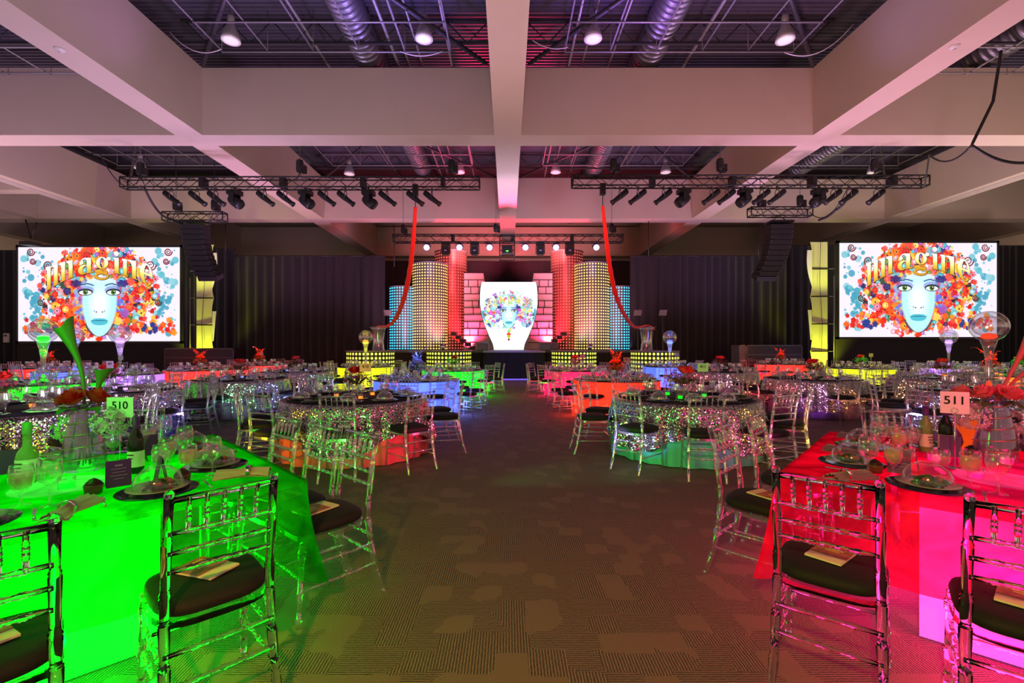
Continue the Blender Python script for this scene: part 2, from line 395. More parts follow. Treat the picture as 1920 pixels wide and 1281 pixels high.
# ---------------- steel joists, pipes, ducts, pendants
M_steel = mat('dark_steel', (0.05, 0.048, 0.055), 0.5, 0.3)
M_pipe = mat('grey_pipe', (0.28, 0.27, 0.27), 0.45, 0.3)
bays = [(-9.14, 0), (0, 9.14), (-18.28, -9.14), (9.14, 18.28)]
rows = [(5.39, 13.6, 'nearer'), (14.34, 22.55, 'farther')]
bay_name = {0: 'left middle', 1: 'right middle', 2: 'outer left', 3: 'outer right'}
for bi, (x0, x1) in enumerate(bays):
    for y0, y1, rn in rows:
        cx = (x0+x1)/2
        # joists across the bay
        for k in range(3):
            y = y1 - 0.9 - k*2.6
            b = MB()
            for z in (9.55, 10.15): b.box((cx, y, z), (x1-x0-0.8, 0.07, 0.06))
            nn = 14
            for q in range(nn):
                xa = x0+0.5+(x1-x0-1.0)*q/nn; xb = x0+0.5+(x1-x0-1.0)*(q+1)/nn
                b.tube([(xa, y, 9.55 if q % 2 else 10.15), (xb, y, 10.15 if q % 2 else 9.55)], 0.018, 5)
            tag(b.build('roof_joist', M_steel), 'dark steel joist, %s before the cross beam, %s bay, %s row' % (['first', 'second', 'third'][k], bay_name[bi], rn), 'joist')
        # sway braces
        for k, (a, c) in enumerate((((x0+.6, y1-.3), (cx-.3, y1-4.6)), ((x1-.6, y1-.3), (cx+.3, y1-4.6)))):
            b = MB(); b.tube([(a[0], a[1], 9.35), (c[0], c[1], 9.5)], 0.06, 6)
            tag(b.build('sway_brace', M_steel), 'black diagonal brace on the %s side of the %s ceiling bay, %s row' % (('left', 'right')[k], bay_name[bi], rn), 'brace')
# suspended pipe grids
def pipe_grid(name, x0, x1, y0, y1, lab):
    t = thing('pipe_grid', lab, 'pipe grid', (0, 0, 9.16))
    k = 0
    y = y1
    while y > y0:
        MB().tube([(x0, y, 0), (x1, y, 0)], 0.022, 6).build('cross_pipe', M_pipe, t); y -= 1.15
    x = x0
    while x <= x1 + 0.01:
        MB().tube([(x, y0, 0.045), (x, y1, 0.045)], 0.022, 6).build('long_pipe', M_pipe, t)
        MB().tube([(x, y1, 0), (x, y1, 1.1)], 0.008, 4).build('hanger_rod', M_pipe, t); x += 1.2
pipe_grid('a', -7.5, -1.5, 6.0, 12.45, 'suspended grid of thin grey pipes in the left middle ceiling bay near the camera')
pipe_grid('b', 1.5, 7.5, 6.0, 12.45, 'suspended grid of thin grey pipes in the right middle ceiling bay near the camera')
pipe_grid('c', -7.5, -1.5, 15.0, 20.3, 'suspended grid of thin grey pipes in the left middle ceiling bay above the truss')
pipe_grid('d', 1.5, 7.5, 15.0, 20.3, 'suspended grid of thin grey pipes in the right middle ceiling bay above the truss')
pipe_grid('e', -16.7, -10.7, 12.0, 20.3, 'suspended grid of thin grey pipes in the outer left ceiling bay')
pipe_grid('f', 10.7, 16.7, 12.0, 20.3, 'suspended grid of thin grey pipes in the outer right ceiling bay')
# spiral ducts
M_duct = mat('galvanised_duct', (0.24, 0.24, 0.27), 0.42, 0.8)
for x, lab in ((-4.06, 'left'), (4.1, 'right'), (13.9, 'outer right')):
    t = thing('spiral_duct', 'fat round spiral-seam air duct running toward the stage in the %s ceiling bay' % lab, 'air duct', (x, 0, 10.0))
    b = MB(); pts = []; rr = []
    y = 3.0
    while y < 31.5:
        pts += [(0, y, 0), (0, y+.16, 0), (0, y+.17, 0), (0, y+.19, 0)]; rr += [.43, .43, .45, .45]; y += .2
    b.tube(pts, rr, 20).build('duct_body', M_duct, t)
    for y in (8, 12.4, 16.5, 21): MB().tube([(.47*math.cos(a), y, .47*math.sin(a)) for a in np.linspace(0, 2*PI, 17)], 0.015, 4).build('strap', M_steel, t)
# conduits along the bays
for i, (x, z, r) in enumerate(((-3.2, 9.7, .045), (-2.9, 9.75, .03), (-1.6, 9.5, .03), (1.75, 9.5, .035), (3.0, 9.8, .03), (5.3, 9.9, .05), (-5.4, 9.9, .04), (-2.5, 9.7, .03), (2.2, 9.8, .03))):
    tag(MB().tube([(x, 2.0, z), (x, 31.5, z)], r, 6).build('conduit_pipe', M_pipe), 'thin pipe above the beams, %s, %s middle bay' % (['beside the duct', 'second from the duct', 'nearest the centre beam', 'nearest the centre beam', 'inside of the duct', 'outside of the duct', 'outside of the duct', 'third from the duct', 'second from the centre beam'][i], 'left' if x < 0 else 'right'), 'pipe')
# high-bay pendants
M_bell = mat('spun_aluminium', (0.55, 0.53, 0.5), 0.45, 0.5)
M_lens = mat('frosted_lens', (0.8, 0.78, 0.75), 0.5, emit=(1.0, 0.85, 0.8), es=0.30)
pend = thing('pendant_lamp', '', 'pendant lamp')
MB().lathe([(.09, .42), (.11, .36), (.16, .25), (.21, .1), (.225, 0), (.215, 0), (.2, .1), (.15, .24)], 20).build('bell_shade', M_bell, pend)
MB().lathe([(.0, -.01), (.12, -.008), (.213, 0.004), (.0, .03)], 20).build('lens', M_lens, pend)
MB().lathe([(.0, .66), (.07, .65), (.085, .58), (.085, .47), (.06, .42), (.03, .42)], 12).build('ballast_housing', M_bell, pend)
MB().tube([(0, 0, .65), (.02, 0, .72), (.04, 0, .74), (.0, 0, .80), (0, 0, 1.35)], .012, 6).build('hook_and_stem', M_pipe, pend)
PL = []
for px, py, Y in ((433, 65, 11.8), (795, 62, 11.8), (1112, 62, 11.8), (1472, 64, 11.8), (655, 315, 20.6), (862, 312, 20.6), (1042, 312, 20.6), (1248, 312, 20.6), (263, 305, 20.0), (1637, 312, 20.4)):
    PL.append((X(px, Y), Y, Z(py+12, Y)))
pn = ['far left', 'left of the centre beam', 'right of the centre beam', 'far right', 'left end', 'just left of the centre beam', 'just right of the centre beam', 'right end', 'outer left bay', 'outer right bay']
for i, p in enumerate(PL):
    dup(pend, p, 0, 'grey bell-shaped pendant lamp hanging in the %s ceiling bays, %s' % ('nearer' if i < 4 else 'farther', pn[i]), 'pendant lamp')
# smoke detectors on the long beams
for px, py, lab in ((112, 92, 'left'), (1789, 87, 'right')):
    Y = F*(BZ-H)/(HY-py)
    t = thing('smoke_detector', 'small round white smoke detector under the %s long ceiling beam' % lab, 'smoke detector', (X(px, Y), Y, BZ))
    MB().lathe([(0, -.06), (.05, -.055), (.075, -.03), (.09, -.02), (.1, 0), (0, 0)], 16).build('base', mat('white_plastic', (.7, .66, .66), .5), t)
    MB().lathe([(0, -.075), (.03, -.07), (.035, -.05), (0, -.05)], 12).build('sensor', M_tray, t)

# loose pale cables in the steelwork
def cable(pts, r, m, label, sag=None, n=14):
    P = []
    pts = [Vector(p) for p in pts]
    for i in range(len(pts)-1):
        for k in range(n):
            t = k/n; p = pts[i].lerp(pts[i+1], t)
            if sag: p.z -= sag[i] * 4 * t * (1-t)
            P.append(p)
    P.append(pts[-1])
    return tag(MB().tube(P, r, 6).build('cable', m), label, 'cable')
M_palewire = mat('pale_wire', (.55, .5, .48), .5)
cable([(X(318, 11.5), 11.5, Z(60, 11.5)), (X(415, 11), 11, Z(92, 11))], .012, M_palewire, 'thin pale cable sagging beside the pendant lamp farthest left', [.25])
cable([(X(1470, 11.6), 11.6, Z(98, 11.6)), (X(1600, 11.6), 11.6, Z(45, 11.6))], .013, M_palewire, 'thin pale cable sagging right of the pendant lamp farthest right', [.35])
cable([(X(750, 12), 12, Z(96, 12)), (X(830, 12), 12, Z(96, 12))], .012, M_palewire, 'thin pale cable looped under the pendant left of the centre beam', [.12])
cable([(X(998, 12), 12, Z(75, 12)), (X(1065, 12), 12, Z(88, 12))], .012, M_palewire, 'thin pale cable looped left of the pendant right of the centre beam', [.12])

# ------------------------------------------------------------------ black drapes
def drape(name, x0, x1, y, ztop, label):
    b = MB(); nx = int((x1-x0)/0.055); P = []
    rs = np.random.RandomState(int(abs(x0*10))+3)
    ph = np.cumsum(rs.uniform(.5, 1.3, nx+1))
    for z, am in ((0.02, 1.25), (ztop*.5, 1.0), (ztop-.15, .8), (ztop, .35)):
        P.append([(x0+(x1-x0)*i/nx, y + .06*am*math.sin(ph[i]) + .03*math.sin(ph[i]*.31), z) for i in range(nx+1)])
    b.grid(P)
    t = thing('drape', label, 'drape', (0, 0, 0))
    b.build('pleated_cloth', M_drape, t)
    MB().tube([(x0, y+.02, ztop), (x1, y+.02, ztop)], .03, 6).build('top_pole', M_black, t)
drape('a', X(440, 22), X(722, 22), 22.0, Z(480, 22), 'tall pleated black drape between the left tower and the stage')
drape('b', X(385, 22.4), X(440, 22.4), 22.4, Z(467, 22.4), 'narrow taller black drape panel right beside the left yellow tower')
drape('c', -29, X(385, 23), 23.0, Z(470, 23), 'wide black drape behind the left projection screen')
drape('d', X(1182, 22), X(1475, 22), 22.0, Z(480, 22), 'tall pleated black drape between the stage and the right tower')
drape('e', X(1475, 23), 29, 23.0, Z(461, 23), 'wide black drape behind the right projection screen')
drape('f', X(722, 28), X(1182, 28), 28.0, Z(490, 28), 'black backdrop drape behind the stage columns')

# ------------------------------------------------------------------ pictures on the screens (procedural paint on a fine mesh)
def art(wd, ht, mode):
    img = np.ones((ht, wd, 3)); yy, xx = np.mgrid[0:ht, 0:wd]
    # units: picture zoom coordinates of the screen, 1215 wide and 700 tall
    if mode == 'screen':
        U = 135 + (xx+.5)/wd*1215; V = 260 + (yy+.5)/ht*700
        img[:] = (.93, .90, .97)
    else:
        U = 745 + ((xx+.5)/wd-.5)*1080; V = 60 + (yy+.5)/ht*1260
        img[:] = (.97, 1.0, 1.0)
    rs = np.random.RandomState(5)
    sx = wd / (U[0, -1]-U[0, 0]); sy = ht / (V[-1, 0]-V[0, 0])
    def blob(cx, cy, r, c, a=1.0, petals=0, ry=None):
        ry = ry or r
        i0 = max(0, int((cx-r*1.3-U[0, 0])*sx)); i1 = min(wd, int((cx+r*1.3-U[0, 0])*sx)+2)
        j0 = max(0, int((cy-ry*1.3-V[0, 0])*sy)); j1 = min(ht, int((cy+ry*1.3-V[0, 0])*sy)+2)
        if i1 <= i0 or j1 <= j0: return
        u = U[j0:j1, i0:i1]-cx; v = (V[j0:j1, i0:i1]-cy)*r/ry; d = np.hypot(u, v)
        rr = r
        if petals: rr = r*(.72+.28*np.abs(np.cos(np.arctan2(v, u)*petals/2+cx)))
        k = np.clip((rr-d)*sx+.5, 0, 1)*a
        img[j0:j1, i0:i1] = img[j0:j1, i0:i1]*(1-k[..., None])+np.array(c)*k[..., None]
    red = [(.9, .1, .07), (.95, .2, .08), (.85, .07, .12), (1, .38, .08), (.98, .55, .12), (.95, .3, .25)]
    cool = [(.35, .72, .78), (.25, .62, .72), (.55, .8, .85), (.45, .75, .8)]
    dark = [(.12, .12, .38), (.25, .1, .3), (.1, .3, .2), (.3, .45, .15), (.08, .08, .12)]
    warm = [(1, .75, .2), (1, .85, .35), (.98, .6, .65), (.6, .35, .75), (.95, .45, .55)]
    soft = (mode != 'screen')
    if soft:
        red = [(.95, .35, .8), (.7, .3, .85), (1, .85, .3), (.55, .8, .95), (.6, .95, .6)]; dark = [(.3, .3, .75), (.3, .25, .3), (.9, .3, .2)]
        warm = [(1, .9, .4), (.6, .9, .95), (.85, .5, .95), (.5, .9, .8)]
    # teal splashes outside
    for sgn in (-1, 1):
        for q in range(60):
            cx = 745+sgn*rs.uniform(380, 570); cy = rs.uniform(280, 900)
            blob(cx, cy, rs.choice([6, 10, 16, 26]), cool[rs.randint(4)], .9)
        for q in range(26):
            t = q/26; blob(745+sgn*(560-90*t-rs.uniform(0, 40+60*(1-t))), 625+t*160, rs.uniform(12, 24)*(1-t*.5), cool[1], .85)
        for q in range(12):
            blob(745+sgn*rs.uniform(440, 560), rs.uniform(800, 900), rs.uniform(14, 26), red[rs.randint(len(red))], .95, 5)
    # flower hair
    N = 1700 if not soft else 900
    for q in range(N):
        a = rs.uniform(0, 2*PI); rad = math.sqrt(rs.uniform(.10, 1.0))
        cx = 745+math.cos(a)*rad*455; cy = 590+math.sin(a)*rad*365
        if soft and (rs.rand() < .35 or (cy > 760 and rs.rand() < .5)): continue
        edge = rad > .86
        if not soft and edge and rs.rand() < .4: continue
        p = rs.rand(); edge = rad > .86
        c = red[rs.randint(len(red))] if p < .55 else (warm[rs.randint(len(warm))] if p < .75 else (cool[rs.randint(4)] if p < .87 else dark[rs.randint(len(dark))]))
        r = rs.choice([5, 8, 12, 17, 24, 32])*(.7 if edge else 1.0)
        blob(cx, cy, r, c, .9, rs.choice([0, 5, 6]))
        if rs.rand() < .6: blob(cx, cy, r*.45, [min(1, k*1.3+.12) for k in c], .9)
        if rs.rand() < .4: blob(cx, cy, r*.2, (.2, .05, .1) if not soft else (.9, .4, .6), .9)
    for sgn in (-1, 1):
        # spirals
        for cx, cy, r in ((385, 395, 40), (440, 670, 26), (515, 295, 30), (500, 365, 24)):
            for t in np.linspace(0, 1, 60):
                a = t*4.2*PI*.9; q = r*(1-t*.85); blob(745+sgn*(cx+q*math.cos(a)*sgn-0), cy+q*math.sin(a), 3.5 if soft else 5.0*(1-t*.5), (.45, .05, .12) if cx != 440 else (.25, .15, .1))
        blob(745+sgn*175, 530, 45, (.12, .08, .45), .8, 6, 30)
        for q in range(40): blob(745+sgn*rs.uniform(110, 185), rs.uniform(560, 760), rs.uniform(6, 17), [(.6, .4, .85), (.35, .45, .9), (.85, .45, .75), (.5, .75, .9)][rs.randint(4)], .75)
        for q in range(40): blob(745+sgn*rs.uniform(250, 440), rs.uniform(780, 890), rs.uniform(8, 26), (red+warm)[rs.randint(9)], .9, 6)
        for q in range(14): blob(745+sgn*rs.uniform(330, 430), rs.uniform(830, 900), rs.uniform(12, 24), (.12, .22, .55), .9, 5)
    # face
    dx = (U-745)
    fh = np.where(V < 640, 138, 138*np.sqrt(np.clip(1-((V-640)/285)**2.2, 0, 1)))
    m = np.clip((fh-np.abs(dx))*.06, 0, 1)*np.clip((V-470)*.012, 0, 1)*(V < 928)
    cyan = np.array((.72, .95, 1.0)); wh = np.array((1, 1, 1))
    k = np.clip(1-np.hypot(dx/90, (V-690)/160), 0, 1)[..., None]**.6
    skin = cyan*(1-k)+wh*k
    img = img*(1-m[..., None])+skin*m[..., None]
    ring = (np.abs(fh-np.abs(dx)) < 7) & (V > 830) & (V < 925)
    img[ring] = (.15, .3, .35)
    for sgn in (-1, 1):
        ex = 745+sgn*105
        blob(ex, 580, 66, (.45, .35, .75), .45, 0, 34); blob(ex, 594, 56, (.06, .1, .16), .95, 0, 26)
        blob(ex, 598, 48, (.92, .97, .97), 1, 0, 17); blob(ex, 594, 19, (.25, .45, .1), 1); blob(ex, 594, 9, (.02, .04, .02), 1); blob(ex+5, 589, 4, (1, 1, 1), 1)
        for t in np.linspace(-1, 1, 40): blob(ex+t*60, 545-14*(1-t*t)+ (6 if t*sgn > 0 else 0), 5, (.2, .3, .5), .6)
        blob(745+sgn*22, 742, 8, (.15, .2, .25), .9, 0, 4); blob(745+sgn*38, 735, 4, (.4, .6, .65), .8, 0, 9)
    lips = (.30, .74, .82)
    blob(725, 802, 34, lips, 1, 0, 12); blob(765, 802, 34, lips, 1, 0, 12); blob(745, 815, 62, lips, 1, 0, 26); blob(745, 806, 70, (.12, .4, .5), 1, 0, 3)
    # lettering: "Imagine" on an arch
    def letters():
        vb = 445+.00084*(U-760)**2; vt = 335+.00043*(U-760)**2
        h = (vb-V)/(vb-vt)          # 0 baseline, 1 x-height
        M = np.zeros_like(U, bool)
        def stem(a, b, lo=0., hi=1.): return (U > a) & (U < b) & (h > lo) & (h < hi)
        def ell(cx, cy, rx, ry): return ((U-cx)/rx)**2+((h-cy)/ry)**2 < 1
        M |= stem(352, 380, -.0, 1.0) | stem(342, 366, .86, 1.0)                                   # I
        for a in (402, 458, 514): M |= stem(a, a+30) | stem(a-6, a+36, 0, .05)                       # m
        M |= stem(394, 410, .88, 1)
        for a in (432, 488): M |= (stem(a, a+56, .55, 1.0) & ell(a+26, .62, 32, .38) & ~ell(a+12, .55, 17, .36))
        M |= stem(652, 682) | stem(672, 700, 0, .08) | (ell(640, .64, 44, .38) & ~ell(630, .6, 26, .32) & (h > .6)) | (ell(625, .28, 40, .3) & ~ell(640, .28, 22, .22)) | ell(612, .74, 13, .13)   # a
        M |= (ell(765, .62, 46, .40) & ~ell(765, .62, 17, .34)) | (ell(760, -.26, 54, .26) & ~ell(764, -.26, 36, .14)) | (ell(738, .05, 26, .13)) | ell(815, .92, 16, .12) | (stem(735, 805, -.08, .06))    # g
        M |= stem(858, 890) | stem(850, 898, 0, .05) | stem(850, 870, .9, 1) | ell(872, 1.28, 19, .16)   # i
        for a in (922, 990): M |= stem(a, a+30) | stem(a-7, a+37, 0, .05)
        M |= stem(914, 930, .88, 1) | (stem(950, 1020, .55, 1.0) & ell(978, .62, 42, .38) & ~ell(962, .55, 27, .36))   # n
        M |= (ell(1095, .5, 48, .52) & ~ell(1102, .5, 21, .44)) | (stem(1060, 1138, .47, .57)); M &= ~((U > 1112) & (h > .2) & (h < .47) & ell(1095, .5, 52, .6))     # e
        return M, h
    M, h = letters()
    sh = np.zeros_like(M)
    for ddx, ddy in ((1, 1), (2, 2), (2, 1), (-1, 1), (1, -1)):
        sh |= np.roll(np.roll(M, ddx, 1), ddy, 0)
    if not soft:
        img[sh] = (.16, .07, .05)
        g = np.clip(h, 0, 1)[..., None]
        gold = np.array((.90, .66, .16))*(1-g)+np.array((1, .97, .84))*g
        gold = np.where(g < .5, np.array((.86, .62, .10))+(np.array((1, .94, .5))-np.array((.86, .62, .10)))*g*2, np.array((1, .95, .7))+(g-.5)*2*np.array((0, .04, .25)))
        img[M] = gold[M]
    else:
        img[M] = img[M]*.5+np.array((.9, .8, .4))*.5
        for k, (cx, cy, r, c) in enumerate(((745, 975, 34, (.5, .9, .5)), (745, 1030, 46, (.95, .3, .15)), (745, 1075, 34, (.8, .75, .1)), (745, 1130, 26, (.6, .1, .3)))):
            d = (np.abs(U-cx)+np.abs(V-cy)) < r; img[d] = c
    if mode != 'screen':
        # fade to white around the picture
        m = np.clip((np.hypot((U-745)/520, (V-600)/400)-.93)*9, 0, 1)[..., None]; m[(V > 935) & (np.abs(U-745) < 60)] = 0
        img = img*(1-m)+np.array((.97, 1, 1))*m
    return np.clip(img, 0, 1)

def picture_mesh(name, img, wd, ht, mask=None):
    h, w_, _ = img.shape
    xs = np.linspace(-wd/2, wd/2, w_); zs = np.linspace(ht, 0, h)
    XX, ZZ = np.meshgrid(xs, zs)
    co = np.stack([XX, np.zeros_like(XX), ZZ], -1).reshape(-1, 3)
    idx = np.arange(h*w_).reshape(h, w_)
    q = np.stack([idx[:-1, :-1], idx[1:, :-1], idx[1:, 1:], idx[:-1, 1:]], -1).reshape(-1, 4)
    if mask is not None:
        X0 = co[q, 0].mean(1); Z0 = co[q, 2].mean(1); q = q[mask(X0, Z0)]
    me = bpy.data.meshes.new(name); me.from_pydata(co.tolist(), [], q.tolist())
    ca = me.color_attributes.new('picture', 'FLOAT_COLOR', 'POINT')
    lin = np.where(img <= .04045, img/12.92, ((img+.055)/1.055)**2.4)
    rgba = np.concatenate([lin.reshape(-1, 3), np.ones((h*w_, 1))], 1).astype(np.float32)
    ca.data.foreach_set('color', rgba.ravel()); me.update(); return me
def pic_mat(name, s):
    m, nt, b, out = base_mat(name)
    at = nt.nodes.new('ShaderNodeAttribute'); at.attribute_name = 'picture'
    b.inputs['Base Color'].default_value = (.03, .03, .03, 1)
    nt.links.new(at.outputs['Color'], b.inputs['Emission Color']); b.inputs['Emission Strength'].default_value = s
    return m
PM = pic_mat('projected_picture', 1.15)
img = art(600, 346, 'screen')
SY = 20.5
for (xa, ya, xb, yb, lab) in ((35, 464, 338, 640, 'left'), (1573, 456, 1868, 632, 'right')):
    wd = X(xb, SY)-X(xa, SY); z0 = Z(yb, SY); ht = Z(ya, SY)-z0; cx = (X(xa, SY)+X(xb, SY))/2
    t = thing('projection_screen', 'wide lit projection screen on the %s side showing a flower-haired face and the word Imagine' % lab, 'projection screen', (cx, SY, 0))
    me = picture_mesh('picture', img, wd, ht); me.materials.append(PM)
    o = bpy.data.objects.new('lit_picture', me); COL.objects.link(o); o.parent = t; o.location = (0, -.02, z0)
    b = MB()
    for sx in (-1, 1): b.box((sx*(wd/2+.05), .02, z0+ht/2), (.1, .1, ht+.2))
    for z in (z0-.05, z0+ht+.05): b.box((0, .02, z), (wd+.2, .1, .1))
    b.build('frame', M_black, t)
    MB().box((0, .05, z0/2), (wd+.2, .03, z0)).build('skirt', M_drape, t)
    b = MB()
    for sx in (-1, 1):
        b.box((sx*wd*.4, .3, z0/2+.1), (.08, .08, z0+.4)); b.box((sx*wd*.4, .1, .05), (.08, .9, .08))
    b.build('stand_leg', M_black, t)

# centre arch panel
CXs = 954
def arch_half(z):   # half width in px of the panel at image row
    rows_ = [(529, 51), (540, 53), (555, 54), (570, 54), (590, 51), (610, 45), (630, 37), (645, 30), (655, 28)]
    ys_ = [r[0] for r in rows_]; return np.interp(z, ys_, [r[1] for r in rows_])
AY = 22.6; az0 = Z(656, AY); az1 = Z(529, AY); aht = az1-az0
awd = 110*AY/F
img2 = art(300, 340, 'arch')
def amask(x, z):
    py = HY-(z+az0-H)*F/AY; return np.abs(x)*F/AY < arch_half(py)
t = thing('arch_screen', 'white glowing urn-shaped screen at the stage centre with a small flower-haired face', 'stage screen', (X(CXs, AY), AY, 0))
me = picture_mesh('picture', img2, awd, aht, amask); me.materials.append(pic_mat('backlit_picture', 1.12))
o = bpy.data.objects.new('lit_picture', me); COL.objects.link(o); o.parent = t; o.location = (0, -.03, az0)
pys = list(range(529, 656, 6))+[656]
poly = [(arch_half(p)*AY/F+.03, Z(p, AY)) for p in pys]+[(-arch_half(p)*AY/F-.03, Z(p, AY)) for p in reversed(pys)]
MB().slab(poly, 0, .15).build('backing_panel', M_black, t)

# brick-pattern flats
M_flat = mat('white_flat', (.75, .72, .74), .6)
FY = 24.2
for sx, lab in ((-1, 'left'), (1, 'right')):
    xo = X(870 if sx < 0 else 1036, FY)-X(CXs, FY)
    xi = X(906 if sx < 0 else 1001, FY)-X(CXs, FY)
    t = thing('stage_flat', 'pink-lit flat with black brick outlines standing %s of the urn-shaped screen' % lab, 'stage flat', (X(CXs, FY), FY, 0))
    z0, z1 = 1.25, Z(512, FY)
    a = [(xo, z0), (xi*.5, z0), (xi*.5, z1-2), (xi*.93, z1-.55), (xi, z1), (xo, z1)]
    if sx > 0: a = a[::-1]
    MB().slab(a, 0, .12).build('panel', M_flat, t)
    b = MB(); rsx = random.Random(4)
    hs = np.linspace(z0, z1, 12)
    for i, z in enumerate(hs):
        b.box(((xo+xi*.75)/2, -.02, z), (abs(xo-xi*.75), .03, .035))
    for i in range(11):
        if i % 3 == 1: continue
        for q in range(2):
            xx = xo+(xi*.9-xo)*(q*.45+.15+rsx.random()*.3); b.box((xx, -.02, (hs[i]+hs[i+1])/2), (.035, .03, hs[1]-hs[0]))
    b.build('brick_outline', M_black, t)
    spot('pink_uplight', (X(870 if sx < 0 else 1036, FY)-sx*.35, FY-.9, 1.4), (X(CXs, FY)+xo*.8, FY, 3.6), (1, .03, .14), 800, 1.9, 0.8)
    spot('white_uplight', (X(878 if sx < 0 else 1030, FY), FY-.35, 1.5), (X(CXs, FY)+xo*.9, FY, 2.4), (1, .5, .8), 40, 1.6, 0.8)

# ------------------------------------------------------------------ stage
t = thing('stage', 'long black-skirted stage with a centre thrust in front of the urn-shaped screen', 'stage', (0, 0, 0))
MB().box((X(955, 22), 24.0, 1.2), (13.0, 6.4, .1)).build('deck', mat('stage_deck', (.10, .09, .12), .35), t)
sx0, sx1 = X(740, 20.8), X(1186, 20.8)
b = MB(); nx = 200
b.grid([[(sx0+(sx1-sx0)*i/nx, 20.82+.03*math.sin(i*1.3), z) for i in range(nx+1)] for z in (0.0, 1.16)]); b.build('front_skirt', M_drape, t)
px0, px1 = X(908, 20.2), X(1020, 20.2)
MB().box(((px0+px1)/2, 20.5, 1.2), (px1-px0+.1, .7, .08)).build('thrust_deck', mat('thrust_top', (.35, .3, .45), .3), t)
b = MB()
P = []
for z, ex in ((0.04, .12), (1.16, 0)):
    row = []
    for i in range(61):
        u = i/60; row.append((px0-ex+(px1-px0+2*ex)*u, 20.18+.03*math.sin(i*.9), z))
    P.append(row)
b.grid(P); b.build('thrust_skirt', M_drape, t)
M_blueglow = mat('blue_stage_edge_glow', (.1, .08, .3), .4, emit=(.22, .14, 1), es=.9)
tag(MB().box(((px0+px1)/2, 20.0, .03), (px1-px0+.5, .12, .05)).build('light_strip', M_blueglow), 'violet-blue light strip on the carpet at the foot of the stage centre', 'light strip')
spot('blue_floor', ((px0+px1)/2, 19.2, 2.4), ((px0+px1)/2, 19.4, 0), (.25, .15, 1), 60, 1.9)

# dotted columns and round platforms
def dotted(name, label, cx, Y, r, z0, z1, cell, dotcol, basecol, strength, topcol=None, cat='column', metal=.3, rad=.3):
    t = thing(name, label, cat, (cx, Y, z0)); h = z1-z0
    nc = max(8, int(round(2*PI*r/cell))); nr = max(2, int(round(h/cell)))
    seg = 48; vs = []; fs = []
    for z in (0, h):
        for k in range(seg): a = 2*PI*k/seg; vs.append((r*math.cos(a), r*math.sin(a), z))
    for k in range(seg): fs.append((k, (k+1) % seg, (k+1) % seg+seg, k+seg))
    b = MB(); b.add(vs, fs); me = b.mesh('light_panel', dots_mat(name+'_dots', dotcol, basecol, strength, rad, metal))
    uv = me.uv_layers.new(name='UVMap')
    for p in me.polygons:
        k = p.index
        for li, (u, v) in zip(p.loop_indices, ((k, 0), (k+1, 0), (k+1, 1), (k, 1))): uv.data[li].uv = (u*nc/seg, v*nr)
    o = bpy.data.objects.new('light_panel', me); COL.objects.link(o); o.parent = t
    MB().lathe([(0, 0), (r+.03, 0), (r+.03, .04), (0, .04)], 48, (0, 0, h)).build('cap', mat('column_cap', (.25, .24, .28), .4), t)
    MB().lathe([(0, 0), (r+.02, 0), (r+.02, .04), (0, .04)], 48, (0, 0, 0.0)).build('base_ring', M_black, t)
    return t
gr = (.13, .12, .12)
for side, (pc, py_, pr) in (('left', (755, 807, 845)), ('right', (1160, 1109, 1063))):
    dotted('dotted_column', 'short cyan dotted light column outermost on the %s side of the stage' % side, X(pc, 23), 23.0, .62, 1.25, Z(540, 23), .128, (.04, .55, 1), gr, 2.6, rad=.27)
    dotted('dotted_column', 'mid-height wide column with yellow dots on the %s side of the stage' % side, X(py_, 23), 22.9, .84, 1.25, Z(498, 23), .136, (1, .72, .14), gr, 2.0, rad=.25)
    dotted('dotted_column', 'tallest red-washed dotted column next to the steps on the %s side of the stage' % side, X(pr, 25), 25.1, .84, 1.25, Z(474, 25), .15, (1, .14, .10), (.3, .10, .09), 1.3, rad=.22)
for px, Y, lab in ((695, 18.5, 'outer left'), (842, 19.3, 'inner left'), (1076, 19.3, 'inner right'), (1227.5, 18.5, 'outer right')):
    dotted('round_platform', '%s low round platform ringed with yellow light dots before the stage' % lab, X(px, Y), Y, .90, .12, 1.22, .148, (.85, .9, .12), (.03, .03, .02), 1.3, cat='platform', rad=.31)
# red and white uplights on the columns
for sx in (-1, 1):
    cx = X(CXs, 24)
    spot('red_uplight', (cx+sx*2.0, 24.0, 1.35), (cx+sx*2.7, 25.0, 4.6), (1, .02, .06), 1500, 1.7, .7)
    spot('white_uplight', (cx+sx*3.1, 21.7, 1.35), (cx+sx*3.45, 22.6, 2.6), (1, .72, .75), 130, 1.1, .9)
    spot('red_uplight', (cx+sx*2.9, 21.6, 1.35), (cx+sx*3.5, 22.7, 4.2), (1, .05, .10), 650, 1.3, .9)
    spot('red_toplight', (cx+sx*1.2, 19.6, 5.6), (cx+sx*3.1, 25.0, 5.0), (1, .06, .05), 1600, .8, .9)
    spot('blue_uplight', (cx+sx*5.6, 22.0, 1.35), (cx+sx*5.6, 22.9, 2.6), (.35, .6, 1), 14, 1.3, .9)
# steps
M_step = mat('step_black', (.05, .045, .05), .6)
for sx, lab in ((-1, 'left'), (1, 'right')):
    t = thing('stage_steps', 'dark steps climbing outward beside the brick flat on the %s side of the stage' % lab, 'steps', (X(CXs, 23), 22.9, 1.25))
    for k in range(5):
        MB().box((sx*(1.75+k*.22), 0, .09+k*.17), (.24, .8, .18)).build('step', M_step, t)
